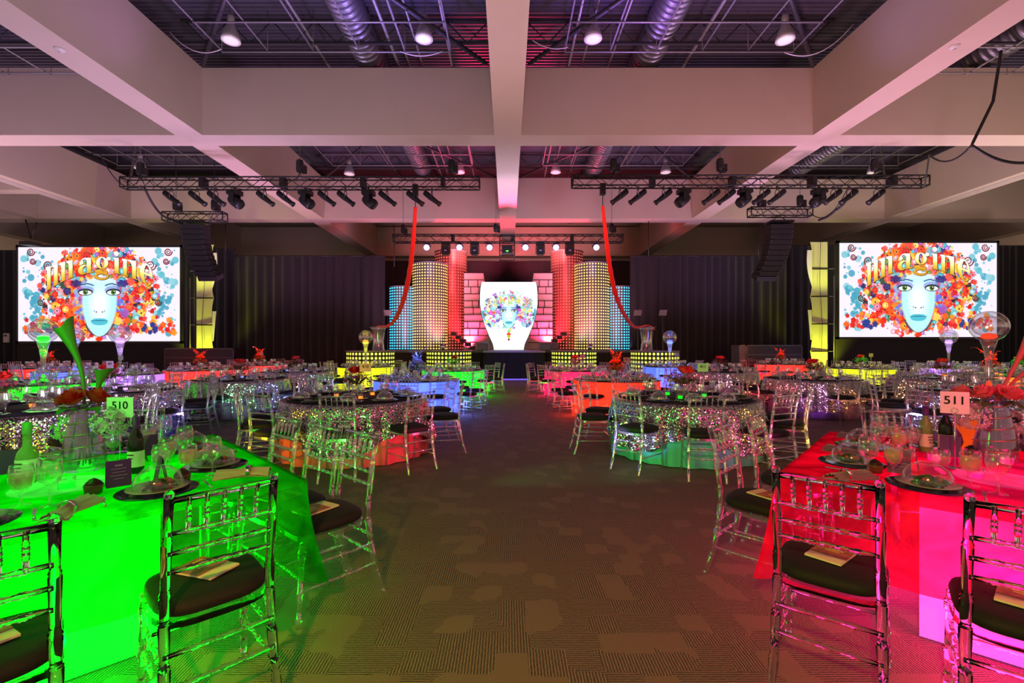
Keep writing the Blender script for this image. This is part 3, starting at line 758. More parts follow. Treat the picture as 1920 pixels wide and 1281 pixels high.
# wedge monitors and small stage objects
def wedge(px, Y, lab, wpx=20):
    wd = wpx*Y/F; t = thing('stage_monitor', lab, 'speaker', (X(px, Y), Y, 1.25))
    MB().add([(-wd/2, -.2, 0), (wd/2, -.2, 0), (wd/2, .25, 0), (-wd/2, .25, 0), (-wd/2, -.1, .3), (wd/2, -.1, .3), (wd/2, .2, .36), (-wd/2, .2, .36)],
             [(0, 1, 5, 4), (4, 5, 6, 7), (1, 2, 6, 5), (0, 4, 7, 3), (2, 3, 7, 6), (0, 3, 2, 1)], False).build('cabinet', mat('monitor_grey', (.10, .10, .13), .5), t)
    MB().box((0, -.158, .15), (wd*.9, .02, .24), Matrix.Rotation(-.32, 3, 'X')).build('grille', mat('grille_grey', (.18, .18, .24), .5, bump=.5, bscale=300), t)
wedge(906, 20.5, 'grey wedge monitor on the stage edge left of the thrust')
wedge(1022, 20.5, 'grey wedge monitor on the stage edge right of the thrust')
wedge(1037, 21.3, 'second grey wedge monitor farther back right of the thrust', 19)
for px, Y, lab in ((832, 19.3, 'left'), (1104, 19.3, 'right')):
    t = thing('footlight', 'small silver footlight on the inner %s round platform' % lab, 'stage light', (X(px, Y), Y-.2, 1.27))
    MB().tube([(0, .12, .1), (0, -.1, .16)], [.07, .12], 14).build('housing', M_silver, t)
    MB().box((0, .02, .02), (.2, .1, .04)).build('foot', M_black, t)

# ------------------------------------------------------------------ trusses
def truss(name, label, x0, x1, y, z, h=.3, cell=.36, r=.022, seg=5, cat='truss'):
    t = thing(name, label, cat, (x0, y, z)); L = x1-x0
    b = MB()
    for dy in (-h/2, h/2):
        for dz in (-h/2, h/2): b.tube([(0, dy, dz), (L, dy, dz)], r, 6)
    b.build('chord', M_black, t)
    b = MB(); n_ = max(2, int(round(L/cell))); c = L/n_
    for i in range(n_):
        a, e = i*c, (i+1)*c; s = 1 if i % 2 else -1
        for dy in (-h/2, h/2): b.tube([(a, dy, -s*h/2), (e, dy, s*h/2)], r*.5, 4)
        b.tube([(a, -s*h/2, h/2), (e, s*h/2, h/2)], r*.5, 4); b.tube([(a, -s*h/2, -h/2), (e, s*h/2, -h/2)], r*.5, 4)
    b.build('lacing', M_black, t)
    for q in (0, L):
        b = MB()
        for (p, s_) in (((-h/2, -h/2), (h/2, -h/2)), ((h/2, -h/2), (h/2, h/2)), ((h/2, h/2), (-h/2, h/2)), ((-h/2, h/2), (-h/2, -h/2))):
            b.tube([(q, *p), (q, *s_)], r, 5)
        b.build('end_frame', M_black, t)
    k = 1
    while k*2.44 < L-.5:
        MB().box((k*2.44, 0, 0), (.12, h*1.05, h*1.1)).build('splice_block', M_black, t); k += 1
    return t
TY = 14.5; TZ = Z(344, TY); TZR = Z(341, TY)
truss('lighting_truss', 'long black box truss full of stage lights left of the centre beam', X(232, TY), X(899, TY), TY, TZ)
truss('lighting_truss', 'long black box truss full of stage lights right of the centre beam', X(1073, TY), X(1735, TY), TY, TZR)
RY = 19.5; RZ_ = Z(448, RY)
truss('lighting_truss', 'rear black truss with blue-lit heads above the stage', X(738, RY), X(1167, RY), RY, RZ_, .3, .36)
truss('speaker_truss', 'short black truss carrying the left line array', X(309, 17), X(422, 17), 17.0, Z(407, 17))
truss('speaker_truss', 'short black truss carrying the right line array', X(1405, 17), X(1519, 17), 17.0, Z(398, 17))
# centre frame under the rear truss
t = thing('hanging_rig', 'small black ladder rig with a box light at the middle of the rear truss', 'light rig', (X(951, 19.2), 19.33, 0))
b = MB(); hw = 14*19.2/F; za, zb = Z(487, 19.2), Z(440, 19.2)
for sx in (-1, 1): b.tube([(sx*hw, 0, za), (sx*hw, 0, zb)], .02, 5)
for z in np.linspace(za, zb, 6): b.tube([(-hw, 0, z), (hw, 0, z)], .018, 5)
b.build('frame', M_black, t)
MB().box((0, 0, Z(467, 19.2)), (.42, .3, .32)).build('box_light', M_black, t)
MB().box((0, -.16, Z(471, 19.2)), (.10, .02, .05)).build('status_light', mat('green_led', (.05, .3, .05), .5, emit=(.2, 1, .1), es=1.2), t)

# chain hoists and hanging lines
hoist = thing('chain_hoist', '', 'chain hoist')
MB().lathe([(0, .0), (.09, .02), (.11, .1), (.11, .3), (.09, .38), (0, .4)], 12).build('motor', M_black, hoist)
MB().box((.12, 0, .1), (.14, .16, .22)).build('chain_bag', M_black, hoist)
MB().tube([(0, 0, .4), (0, 0, 1.9)], .01, 5).build('lift_chain', M_hook, hoist)
MB().tube([(0, 0, 0), (-.12, 0, -.28)], .012, 4).build('sling', M_black, hoist)
MB().tube([(0, 0, 0), (.12, 0, -.28)], .012, 4).build('sling', M_black, hoist)
for px, py, Y, lab in ((263, 335, TY, 'left end of the left light truss'), (562, 330, TY, 'middle of the left light truss'), (847, 330, TY, 'right end of the left light truss'),
                       (1150, 328, TY, 'left end of the right light truss'), (1350, 328, TY, 'middle of the right light truss'), (1640, 328, TY, 'right end of the right light truss'),
                       (756, 442, RY, 'left end of the rear truss'), (1147, 440, RY, 'right end of the rear truss'), (930, 440, RY, 'middle of the rear truss'),
                       (330, 400, 17, 'left end of the left speaker truss'), (402, 400, 17, 'right end of the left speaker truss'),
                       (1425, 392, 17, 'left end of the right speaker truss'), (1500, 392, 17, 'right end of the right speaker truss')):
    dup(hoist, (X(px, Y), Y, Z(py, Y)+.10), 0, 'black chain hoist above the %s' % lab, 'chain hoist', None, 1.0 if Y != RY else .9)

# fixtures
fix = thing('profile_spotlight', '', 'stage light')     # tube points toward +X and down, hung from its clamp
MB().tube([(-.24, 0, -.10), (-.21, 0, -.12), (-.04, 0, -.26), (.17, 0, -.42), (.25, 0, -.48)], [.06, .085, .085, .065, .085], 12).build('barrel', M_black, fix)
MB().tube([(.247, 0, -.477), (.251, 0, -.481)], [.07, .07], 12).build('lens', M_hook, fix)
MB().tube([(0, -.1, -.28), (0, -.1, -.1), (0, 0, -.06), (0, .1, -.1), (0, .1, -.28)], .012, 5).build('yoke', M_hook, fix)
MB().box((0, 0, -.02), (.05, .05, .1)).build('clamp', M_hook, fix)
mov = thing('moving_head', '', 'stage light')
MB().box((0, 0, -.12), (.36, .3, .14)).build('base', M_black, mov)
b = MB(); b.box((0, -.19, -.32), (.14, .04, .3)); b.box((0, .19, -.32), (.14, .04, .3)); b.build('yoke', M_black, mov)
MB().tube([(-.15, 0, -.28), (-.05, 0, -.34), (.14, 0, -.47), (.2, 0, -.52)], [.1, .15, .17, .14], 12).build('head', M_black, mov)
MB().box((0, 0, -.02), (.05, .05, .1)).build('clamp', M_hook, mov)
M_warmlens = mat('warm_lens', (.8, .6, .4), .3, emit=(1, .72, .4), es=3)
def place_fixtures(lst, zt, side):
    nth = ['first', 'second', 'third', 'fourth', 'fifth', 'sixth', 'seventh', 'eighth', 'ninth', 'tenth', 'eleventh', 'twelfth', 'thirteenth', 'fourteenth']
    n1 = n2 = 0
    for px, kind in lst:
        z = zt-.17
        if kind == 'm': dup(mov, (X(px, TY), TY, z), 0 if side == 'left' else PI, 'black moving-head light, %s along the %s long truss counted from the left' % (nth[n1], side), 'stage light'); n1 += 1
        else:
            o = dup(fix, (X(px, TY), TY, z), 0 if side == 'left' else PI, 'black profile spotlight%s, %s along the %s long truss counted from the left' % (' lit warm at its mouth' if kind == 'w' else '', nth[n2], side), 'stage light'); n2 += 1
            if kind == 'w':
                sgn = 1
                q = MB().tube([(.252, 0, -.482), (.256, 0, -.485)], [.075, .075], 12).build('glowing_lens', M_warmlens, o)
place_fixtures([(322, 'p'), (370, 'p'), (405, 'p'), (440, 'm'), (497, 'p'), (535, 'p'), (573, 'm'), (612, 'p'), (648, 'p'), (691, 'm'), (726, 'p'), (778, 'p'), (810, 'p')], TZ, 'left')
place_fixtures([(1162, 'p'), (1196, 'p'), (1244, 'p'), (1282, 'm'), (1334, 'p'), (1363, 'p'), (1397, 'm'), (1428, 'p'), (1457, 'p'), (1536, 'm'), (1562, 'p'), (1592, 'p'), (1643, 'p')], TZR, 'right')
# warm lit ones
for px, zt, sgn, lab in ((515, TZ, 1, 'left'), (553, TZ, 1, 'left'), (1413, TZR, -1, 'right'), (1441, TZR, -1, 'right')): pass
# lit blue heads on rear truss
par = thing('par_light', '', 'stage light')
MB().tube([(0, .12, -.2), (0, .05, -.22), (0, -.14, -.3)], [.07, .13, .14], 14).build('housing', M_black, par)
MB().tube([(0, -.141, -.301), (0, -.15, -.304)], [.125, .125], 14).build('lens', mat('blue_white_lens', (.5, .5, 1), .3, emit=(.30, .28, 1), es=3.2), par)
MB().tube([(-.15, 0, -.25), (-.15, 0, -.08), (.15, 0, -.08), (.15, 0, -.25)], .012, 5).build('yoke', M_hook, par)
pos = ['leftmost', 'second', 'third', 'fourth', 'fifth', 'rightmost']
for i, px in enumerate((801, 862, 918, 985, 1042, 1117)):
    dup(par, (X(px, RY), RY, RZ_-.08), 0, 'small blue-glowing stage light under the rear truss, %s of six' % pos[i], 'stage light')
can = thing('hanging_strobe', '', 'stage light')
MB().box((0, 0, -.1), (.34, .22, .12)).build('base', M_black, can)
b = MB(); b.box((-.17, 0, -.32), (.03, .12, .36)); b.box((.17, 0, -.32), (.03, .12, .36)); b.build('yoke', M_black, can)
MB().box((0, 0, -.38), (.27, .3, .34)).build('head', M_black, can)
MB().box((0, -.155, -.38), (.1, .01, .05)).build('label_plate', M_text, can)
for i, px in enumerate((836, 890, 1013, 1068)):
    dup(can, (X(px, RY), RY, RZ_-.12), 0, 'dark boxy moving light under the rear truss, %s of four' % ['leftmost', 'second', 'third', 'rightmost'][i], 'stage light')
for px, sx in ((801, -1), (862, -1), (1042, 1), (1117, 1)):
    spot('blue_beam', (X(px, RY), RY+.1, RZ_-.5), (X(px, RY)+sx*.3, RY+5, 5.2), (.3, .3, 1), 90, .7, .8)

# line arrays
M_cab = mat('array_cabinet', (.02, .018, .024), .6)
def line_array(px, side):
    Y = 17.0; t = thing('line_array', 'tall curved black line array speaker hanging on the %s side' % side, 'speaker', (X(px, Y), Y, Z(420, Y)))
    hgt = .178; z = -.05; y = 0.; ang = .02
    MB().box((0, 0, .05), (.8, .5, .07)).build('rigging_bar', M_black, t)
    MB().tube([(-.3, 0, .08), (0, 0, .3), (.3, 0, .08)], .015, 4).build('bridle', M_black, t)
    s = 1 if side == 'left' else -1
    for k in range(11):
        ang += .012+.006*k
        R = Matrix.Rotation(ang, 3, 'X') if True else None
        R = Matrix.Rotation(-ang*.0, 3, 'Z') @ R
        c = Vector((s*(.02*k*k*.22), y, z-hgt/2))
        cab = MB().box(c, (.82-.012*k, .42, hgt-.012), R).build('cabinet', M_cab, t)
        b = MB(); b.box(c+Vector((-s*.0-.36, -.215, 0)), (.04, .01, .05), R); b.box(c+Vector((.36, -.215, 0)), (.04, .01, .05), R); b.build('rigging_plate', M_hook, cab)
        z -= hgt*math.cos(ang); y += hgt*math.sin(ang)*.6
line_array(366, 'left'); line_array(1461, 'right')
# cables hanging in front
cable([(X(270, 14.6), 14.6, Z(350, 14.6)), (X(320, 16.5), 16.5, Z(410, 16.5)), (X(345, 17), 17, Z(418, 17))], .035, M_black, 'thick black cable bundle falling from the left truss to the left line array', [.25, .05])
cable([(X(265, 14), 14, Z(348, 14)), (X(188, 14), 14, Z(290, 14)), (X(160, 14), 14, Z(285, 14))], .015, M_black, 'thin black cable sagging from the left end of the left truss', [.4, .0])
cable([(X(1877, 9.5), 9.5, Z(95, 9.5)), (X(1862, 9.6), 9.6, Z(190, 9.6)), (X(1822, 9.8), 9.8, Z(272, 9.8)), (X(1925, 9.8), 9.8, Z(305, 9.8))], .03, M_black, 'thick black cable dropping in front of the beams at the far right', [0, .0, .12])
cable([(X(1822, 9.8), 9.8, Z(272, 9.8)), (X(1742, 12), 12, Z(290, 12)), (X(1733, 14.5), 14.5, Z(352, 14.5))], .02, M_black, 'black cable running from the far right drop to the right end of the truss', [.25, .05])
cable([(X(1600, 14.6), 14.6, Z(355, 14.6)), (X(1565, 15.5), 15.5, Z(395, 15.5)), (X(1535, 16), 16, Z(413, 16))], .04, M_black, 'thick black cable bundle under the right long truss', [.1, .05])
cable([(X(1590, 14.7), 14.7, Z(352, 14.7)), (X(1518, 17), 17, Z(398, 17))], .015, M_black, 'thin black cable from the right long truss to the right speaker truss', [.5])
for px, ya, yb, Y, lab in ((423, 420, 470, 20, 'right of the left line array'), (739, 420, 500, 21, 'left end of the rear truss'), (1216, 415, 480, 21, 'right of the rear truss'), (1422, 420, 480, 20, 'left of the right line array')):
    tag(MB().tube([(X(px, Y), Y, Z(ya, Y)), (X(px, Y), Y, Z(yb, Y))], .018, 5).build('hanging_line', M_black), 'straight black line hanging %s' % lab, 'rope')
# projector mount far left
t = thing('ceiling_mount', 'black v-shaped ceiling mount with a small projector above the left screen', 'projector', (X(58, 19), 19, 0))
b = MB(); b.tube([(X(48, 19)-X(58, 19), 0, Z(412, 19)), (0, 0, Z(448, 19)), (X(69, 19)-X(58, 19), 0, Z(417, 19))], .03, 5); b.build('struts', M_black, t)
MB().box((0, 0, Z(458, 19)), (.45, .5, .14)).build('projector_body', M_black, t)

# ------------------------------------------------------------------ towers beside the screens
M_sail = chiffon_mat('tower_cloth', (.75, .78, .60), .1, .05)
def tower(px, ytop, ybot, side):
    Y = 20.8; s = 1 if side == 'left' else -1
    t = thing('light_tower', 'tall scalloped cloth tower lit yellow from below beside the %s screen' % side, 'light tower', (X(px, Y), Y, 0))
    z1 = Z(ytop, Y); wd = .34; nb = 5; hs = np.linspace(0.0, z1, nb+1)
    M_yl = mat('yellow_panel', (.70, .72, .38), .6)
    for i in range(nb):
        P = []
        for q in range(9):
            u = q/8; z = hs[i]+(hs[i+1]-hs[i])*u; curve = .34*(1-math.sin(u*PI))*.45
            e = wd+curve*.6
            P.append([(-s*wd, 0, z), (s*e*.9, .05, z)])
        MB().grid(P).build('cloth_panel', M_yl, t)
        MB().box((0, -.02, hs[i+1]), (wd*2.2, .06, .05)).build('crossbar', M_black, t)
    MB().tube([(s*(-wd-.25), -.05, 0), (s*(-wd-.25), -.05, z1*.75)], .018, 5).build('side_pole', M_pipe, t)
    b = MB()
    for z in hs[1:-1]: b.tube([(s*(-wd-.25), -.05, z), (s*(-wd), -.02, z)], .012, 4)
    b.build('rungs', M_pipe, t)
    P = []
    for q in range(9): u = q/8; P.append([(s*.40, -.1, z1-.4-u*1.6), (s*(.62+.1*math.sin(u*PI)-.2*u), -.12, z1-.4-u*1.6)])
    MB().grid(P).build('white_sail', mat('white_sail', (.8, .8, .85), .6), t)
    P = []
    for q in range(9): u = q/8; P.append([(s*.42, -.1, z1*.5-u*1.3), (s*(.60-.12*u), -.12, z1*.5-u*1.3)])
    MB().grid(P).build('white_sail', mat('white_sail', (.8, .8, .85), .6), t)
    MB().tube([(0, -.06, z1), (s*.08, -.12, z1*.7), (-s*.05, -.1, z1*.4), (s*.05, -.1, .0)], .01, 4).build('cord', M_black, t)
    spot('yellow_uplight', (X(px, Y), Y-.7, .15), (X(px, Y), Y+.1, 2.8), (.9, 1, .03), 420, 1.5, .7)
    spot('yellow_toplight', (X(px, Y), Y-1.6, 3.4), (X(px, Y), Y, 5.2), (.9, .95, .1), 150, 1.3, .8)
tower(383, 458, 655, 'left'); tower(1537, 453, 668, 'right')
# equipment cases
M_case = mat('case_black', (.02, .014, .03), .4)
def case(px0, px1, py0, Y, lab, c=M_case):
    wd = X(px1, Y)-X(px0, Y); h = Z(py0, Y)
    t = thing('equipment_case', lab, 'equipment case', ((X(px0, Y)+X(px1, Y))/2, Y, 0))
    MB().box((0, 0, h/2), (wd, .7, h)).build('body', c, t)
    b = MB()
    for sx in (-1, 1):
        b.box((sx*(wd/2-.02), -.355, h/2), (.04, .02, h))
    b.box((0, -.355, h-.02), (wd, .02, .04)); b.box((0, -.355, h*.72), (wd, .02, .025)); b.build('edge_trim', M_hook, t)
case(320, 448, 653, 19.4, 'long low black equipment case behind the red-lit tables left')
case(1392, 1495, 647, 20.6, 'long low black equipment case behind the tables right')
case(1378, 1391, 647, 20.3, 'narrow grey end of a case left of the long black case right', mat('case_grey', (.16, .15, .16), .5))
t = thing('exit_box', 'small pale box on the wall drape left of the left screen', 'box', (X(12, 21), 21, Z(640, 21)))
MB().box((0, 0, .15), (.2, .08, .4)).build('body', M_tray, t)
MB().box((0, -.045, .25), (.12, .01, .08)).build('face', M_black, t)

# aerial silks on clear pedestals
M_silk = mat('red_silk', (.95, .02, .015), .45, sheen=.3)
def silk(pts, label, side):
    Ps = [Vector((X(px, Y), Y, Z(py, Y))) for px, py, Y in pts]
    b = MB(); rows_ = []
    # smooth through the points
    fine = []
    for i in range(len(Ps)-1):
        p0 = Ps[max(i-1, 0)]; p1 = Ps[i]; p2 = Ps[i+1]; p3 = Ps[min(i+2, len(Ps)-1)]
        for k in range(8):
            q = k/8; fine.append(.5*((2*p1)+(-p0+p2)*q+(2*p0-5*p1+4*p2-p3)*q*q+(-p0+3*p1-3*p2+p3)*q**3))
    fine.append(Ps[-1]); n_ = len(fine)
    for k in range(12):
        a = 2*PI*k/12
        rows_.append([])
    b.tube(fine, [.02+.06*math.sin(PI*min(1, .15+.85*i/n_*1.15))*(1+.15*math.sin(i*2.1)) for i in range(n_)], 10)
    t = thing('aerial_silk', label, 'silk', tuple(Ps[0])); b.xf(Matrix.Translation(-Ps[0])); b.build('gathered_cloth', M_silk, t)
    MB().tube([(0, 0, 0), (0, 0, .35)], .012, 5).build('hanging_cord', M_black, t)
    MB().box((0, 0, .5), (.16, .16, .34)).build('rig_point', M_black, t)
silk([(779, 388, 14.5), (775, 450, 14.8), (768, 510, 15.4), (757, 560, 16), (742, 597, 16.8), (726, 612, 17.6), (708, 612, 18.4), (704, 622, 18.3)], 'long red silk sweeping from the left truss to the left clear pedestal', 'l')
silk([(1130, 386, 14.5), (1137, 450, 14.8), (1145, 510, 15.4), (1157, 560, 16), (1175, 597, 16.8), (1192, 614, 17.6), (1215, 610, 18.4), (1228, 618, 18.3)], 'long red silk sweeping from the right truss to the right clear pedestal', 'r')
for px, lab in ((709, 'left'), (1213, 'right')):
    Y = 18.5
    t = thing('clear_pedestal', 'tall clear acrylic pedestal on the outer %s dotted platform' % lab, 'pedestal', (X(px, Y), Y, 1.27))
    MB().lathe([(.26, 0), (.24, .02), (.2, .35), (.26, .8), (.30, .88), (.28, .88), (.18, .35)], 16).build('column', M_acr_far, t)
    MB().lathe([(0, .88), (.34, .88), (.34, .91), (0, .91)], 16).build('top', M_acr_far, t)
    spot('podium_pin', (X(px, Y), 16, 5.4), (X(px, Y), Y, 2.0), (.8, .8, 1), 12, .3)
for px, lab, lean in ((770, 'left', 0), (1196, 'right of the silk', 0), (1243, 'rightmost', .2)):
    if px == 770: px = 727
    Y = 20.0
    t = thing('prompter_stand', 'thin prompter stand with a tilted glass plate before the drape, %s' % lab, 'prompter', (X(px, Y), Y, 0))
    zt = Z(592, Y)
    MB().tube([(0, 0, 0.02), (0, 0, zt)], .018, 6).build('pole', M_hook, t)
    MB().lathe([(0, 0), (.2, 0), (.2, .03), (0, .03)], 14).build('base', M_black, t)
    MB().box((0, 0, zt+.12), (.32, .012, .26), Matrix.Rotation(.5, 3, 'X')).build('glass_plate', mat('grey_plate', (.30, .28, .32), .4), t)

# ------------------------------------------------------------------ chiavari chair
def make_chair(near=True, m=None):
    m = m or (M_acr if near else M_acr_far)
    sg = 10 if near else 6
    t = thing('chiavari_chair', '', 'chair')
    W = .40; wt = .36
    for s in (-1, 1):
        # front leg
        MB().rod((s*.185, .19, .43), (s*.195, .215, 0), .016, (.12, .17, .6, .9) if near else (.15,), sg, .014).build('leg', m, t)
        # rear leg and back post in one sweep
        P = [(s*.19, -.29, 0), (s*.185, -.25, .12), (s*.18, -.215, .3), (s*.178, -.195, .45), (s*.176, -.20, .55), (s*.175, -.225, .75), (s*.173, -.262, .93)]
        b = MB(); Pf = []; rf = []
        for i in range(len(P)-1):
            a, c = Vector(P[i]), Vector(P[i+1]); r0 = .0135+.003*(1-abs(a.z-.4)/.5)
            Pf += [a, a.lerp(c, .04), a.lerp(c, .08), a.lerp(c, .12), a.lerp(c, .2)]; rf += [r0*1.3, r0*1.06, r0*1.3, r0*1.0, r0] if near else [r0*1.3, r0, r0, r0, r0]
        Pf.append(Vector(P[-1])); rf.append(.017)
        b.tube(Pf, rf, sg); b.sphere((s*.173, -.263, .937), .017, sg, 6); b.build('back_leg', m, t)
    b = MB(); pts = []
    for k in range(28):
        a = 2*PI*k/28; c, s_ = math.cos(a), math.sin(a); e = .55
        pts.append((math.copysign(abs(c)**e, c)*(.205+.012*s_), math.copysign(abs(s_)**e, s_)*.205))
    def slabring(z0, z1, sc):
        q = MB(); n_ = len(pts)
        q.add([(x*sc, y*sc, z) for z in (z0, z1) for x, y in pts], [(i, (i+1) % n_, (i+1) % n_+n_, i+n_) for i in range(n_)]+[tuple(range(n_-1, -1, -1)), tuple(range(n_, 2*n_))], False); return q
    slabring(.425, .452, 1.0).build('seat_frame', m, t)
    q = MB(); P_ = []
    for sc, z in ((.90, .455), (.97, .465), (.985, .485), (.95, .503), (.8, .514), (.45, .52), (.02, .522)): P_.append([(x*sc, y*sc, z) for x, y in pts])
    q.grid(P_, closed=True); q.build('seat_cushion', M_cush, t)
    def yb(z): return np.interp(z, [.45, .55, .75, .93], [-.195, -.20, -.225, -.262])
    rg = (.2, .35, .5, .65, .8) if near else (.5,)
    for i, z in enumerate((.915, .79, .715, .645)):
        MB().rod((-.173, yb(z), z), (.173, yb(z), z), .0125 if i == 0 else .009, () if i == 0 else rg, sg).build('top_rail' if i == 0 else 'back_rail', m, t)
    for k in range(5):
        x = -.112+.056*k
        MB().rod((x, yb(.79), .79), (x, yb(.915), .915), .0075, (.35, .5, .65) if near else (), sg if near else 5).build('spindle', m, t)
    for z, zz in ((.30, .30), (.18, .18)):
        for s in (-1, 1):
            MB().rod((s*.188, .195, z), (s*.183, -.22 if z > .2 else -.24, z), .009, (.25, .5, .75) if near else (), sg if near else 5).build('side_stretcher', m, t)
    for y, z in ((.20, .24), (-.235, .24), (-.22, .35)):
        MB().rod((-.185, y, z), (.185, y, z), .009, (.25, .5, .75) if near else (), sg if near else 5).build('cross_stretcher', m, t)
    return t
def make_far_chair():
    """distant chairs: one frame and one cushion"""
    t = thing('chiavari_chair', '', 'chair'); b = MB()
    for s in (-1, 1):
        b.tube([(s*.185, .19, .43), (s*.195, .215, 0)], .015, 5)
        b.tube([(s*.19, -.29, 0), (s*.178, -.195, .45), (s*.173, -.262, .93)], [.015, .02, .016], 5)
        for z in (.3, .18): b.tube([(s*.188, .195, z), (s*.183, -.23, z)], .009, 4)
    yb = lambda z: -.195-.067*(z-.45)/.48
    for z in (.915, .79, .715, .645): b.tube([(-.173, yb(z), z), (.173, yb(z), z)], .011, 4)
    for k in range(5): b.tube([(-.112+.056*k, yb(.79), .79), (-.112+.056*k, yb(.915), .915)], .008, 4)
    for y, z in ((.2, .24), (-.235, .24)): b.tube([(-.185, y, z), (.185, y, z)], .009, 4)
    b.box((0, 0, .435), (.39, .39, .025)); b.build('frame', M_acr_far, t)
    q = MB(); q.lathe([(.0, .455), (.2, .46), (.21, .48), (.18, .51), (0, .52)], 12); q.build('seat_cushion', M_cush, t)
    return t
CH_near = make_chair(True); CH_bright = make_chair(True, clear_mat('polished_acrylic', (0.90, 0.91, 0.95), (1, 1, 1), 0.20, 0.10, 0.03)); CH_mid = make_chair(False); CH_far = make_far_chair()

# ------------------------------------------------------------------ tableware
M_glassn = clear_mat('stemware_glass', (.985, .99, .99), (1, 1, 1), .06, .10, .01)
goblet_w = thing('water_goblet', '', 'glass')
MB().lathe([(.034, 0), (.033, .003), (.006, .008), (.005, .055), (.012, .066), (.030, .080), (.040, .105), (.042, .13), (.036, .162), (.0345, .162), (.040, .13), (.038, .106), (.028, .083), (.0, .07)], 20).build('bowl_and_foot', M_glassn, goblet_w)
MB().lathe([(.0, .071), (.027, .082), (.0375, .105), (.0395, .128), (0, .128)], 18).build('drink', mat('iced_water', (.75, .72, .72), .05, alpha=.12), goblet_w)
goblet_d = thing('wine_goblet', '', 'glass')
MB().lathe([(.036, 0), (.034, .003), (.006, .008), (.005, .08), (.012, .09), (.036, .112), (.046, .145), (.044, .19), (.038, .22), (.0365, .22), (.0425, .19), (.0445, .146), (.034, .114), (0, .095)], 20).build('bowl_and_foot', M_glassn, goblet_d)
tea = thing('iced_tea_goblet', '', 'glass')
MB().lathe([(.036, 0), (.034, .003), (.006, .008), (.006, .05), (.012, .06), (.034, .08), (.043, .11), (.043, .15), (.038, .18), (.0365, .18), (.0415, .15), (.0415, .11), (.032, .082), (0, .065)], 20).build('bowl_and_foot', M_glassn, tea)
MB().lathe([(0, .066), (.031, .083), (.041, .11), (.041, .145), (0, .145)], 18).build('drink', M_wine, tea)
farglass = thing('wine_glass', '', 'glass')
MB().lathe([(.036, 0), (.006, .008), (.005, .08), (.036, .112), (.046, .145), (.038, .21)], 8).build('bowl_and_foot', M_acr_far, farglass)

def make_setting(near):
    c = thing('charger_plate', '', 'plate')
    MB().lathe([(0, 0), (.10, 0), (.165, .012), (.167, .016), (.12, .009), (0, .006)], 28 if near else 14).build('rim_and_well', M_navy, c)
    d = thing('salad_plate', '', 'plate')
    MB().lathe([(0, .009), (.075, .009), (.125, .022), (.127, .026), (.08, .016), (0, .014)], 28 if near else 14).build('rim_and_well', M_plate, d)
    rs = random.Random(3)
    b = MB()
    for k in range(46 if near else 10):
        a = rs.uniform(0, 2*PI); r = rs.uniform(0, .06); z = .022+rs.uniform(0, .035)*(1-r/.08)
        L = rs.uniform(.02, .045); w_ = L*.4; R = Matrix.Translation((r*math.cos(a), r*math.sin(a), z)) @ Matrix.Rotation(rs.uniform(0, 6.28), 4, 'Z') @ Matrix.Rotation(rs.uniform(-.9, .9), 4, 'X') @ Matrix.Rotation(rs.uniform(-.6, .6), 4, 'Y')
        i0 = len(b.v); b.add([(-L, 0, 0), (-L*.4, w_, .004), (L*.4, w_*.8, .006), (L, 0, .0), (L*.4, -w_*.8, .004), (-L*.4, -w_, .006), (0, 0, -.004)], [(0, 1, 6), (1, 2, 6), (2, 3, 6), (3, 4, 6), (4, 5, 6), (5, 0, 6)]); b.xf(R, i0)
    b.build('salad', M_salad, d)
    if near:
        for k in range(5):
            a = rs.uniform(0, 6.28); MB().sphere((.05*math.cos(a), .05*math.sin(a), .045), .011, 8, 6).build('tomato', M_food, d)
    e = thing('glass_dome', '', 'dome')
    MB().lathe([(.104, .0), (.104, .006), (.1, .03), (.085, .062), (.055, .085), (.04, .09), (.036, .09)], 28 if near else 12).build('dome_glass', M_glass if near else M_acr_far, e)
    MB().tube([(.038*math.cos(a), .038*math.sin(a), .092) for a in np.linspace(0, 2*PI, 17)], .003, 5).build('rolled_rim', M_glass if near else M_acr_far, e)
    return c, d, e
SET_near = make_setting(True); SET_far = make_setting(False)
def make_napkin(col, name):
    t = thing('napkin', '', 'napkin'); m = mat(name, col, .55, sheen=.4)
    b = MB(); P = []
    for i in range(13):
        u = i/12; w_ = .025+.045*abs(u-.4)**.9*1.6
        row = []
        for k in range(15):
            v = k/14*2-1; row.append((v*w_, -.13+.26*u, .018+.022*math.cos(v*2.2)*(1-.3*abs(u-.4))+.006*math.sin(k*2.4+u*4)))
        P.append(row)
    b.grid(P)
    P2 = [[(p[0], p[1], max(.001, p[2]*.25)) for p in row] for row in P]; b.grid(P2); b.build('folded_cloth', m, t)
    MB().lathe([(.030, -.012), (.033, 0), (.030, .012), (.027, 0), (.030, -.012)], 16).xf(Matrix.Translation((0, -.026, .026)) @ Matrix.Rotation(PI/2, 4, 'X')).build('napkin_ring', M_silver, t)
    return t
NAP_g = make_napkin((.42, .40, .25), 'champagne_satin'); NAP_p = make_napkin((.16, .08, .12), 'plum_satin')
fork = thing('fork', '', 'cutlery')
b = MB(); b.tube([(0, -.09, .004), (0, 0, .005), (0, .03, .006)], [.005, .0035, .004], 6); b.box((0, .045, .005), (.02, .025, .003))
for k in range(4): b.tube([(-.009+.006*k, .055, .006), (-.009+.006*k, .09, .008)], .0016, 4)
b.build('tines_and_handle', M_silver, fork)
knife = thing('knife', '', 'cutlery')
MB().tube([(0, -.1, .005), (0, -.01, .005)], [.006, .0045], 6).build('handle', M_silver, knife)
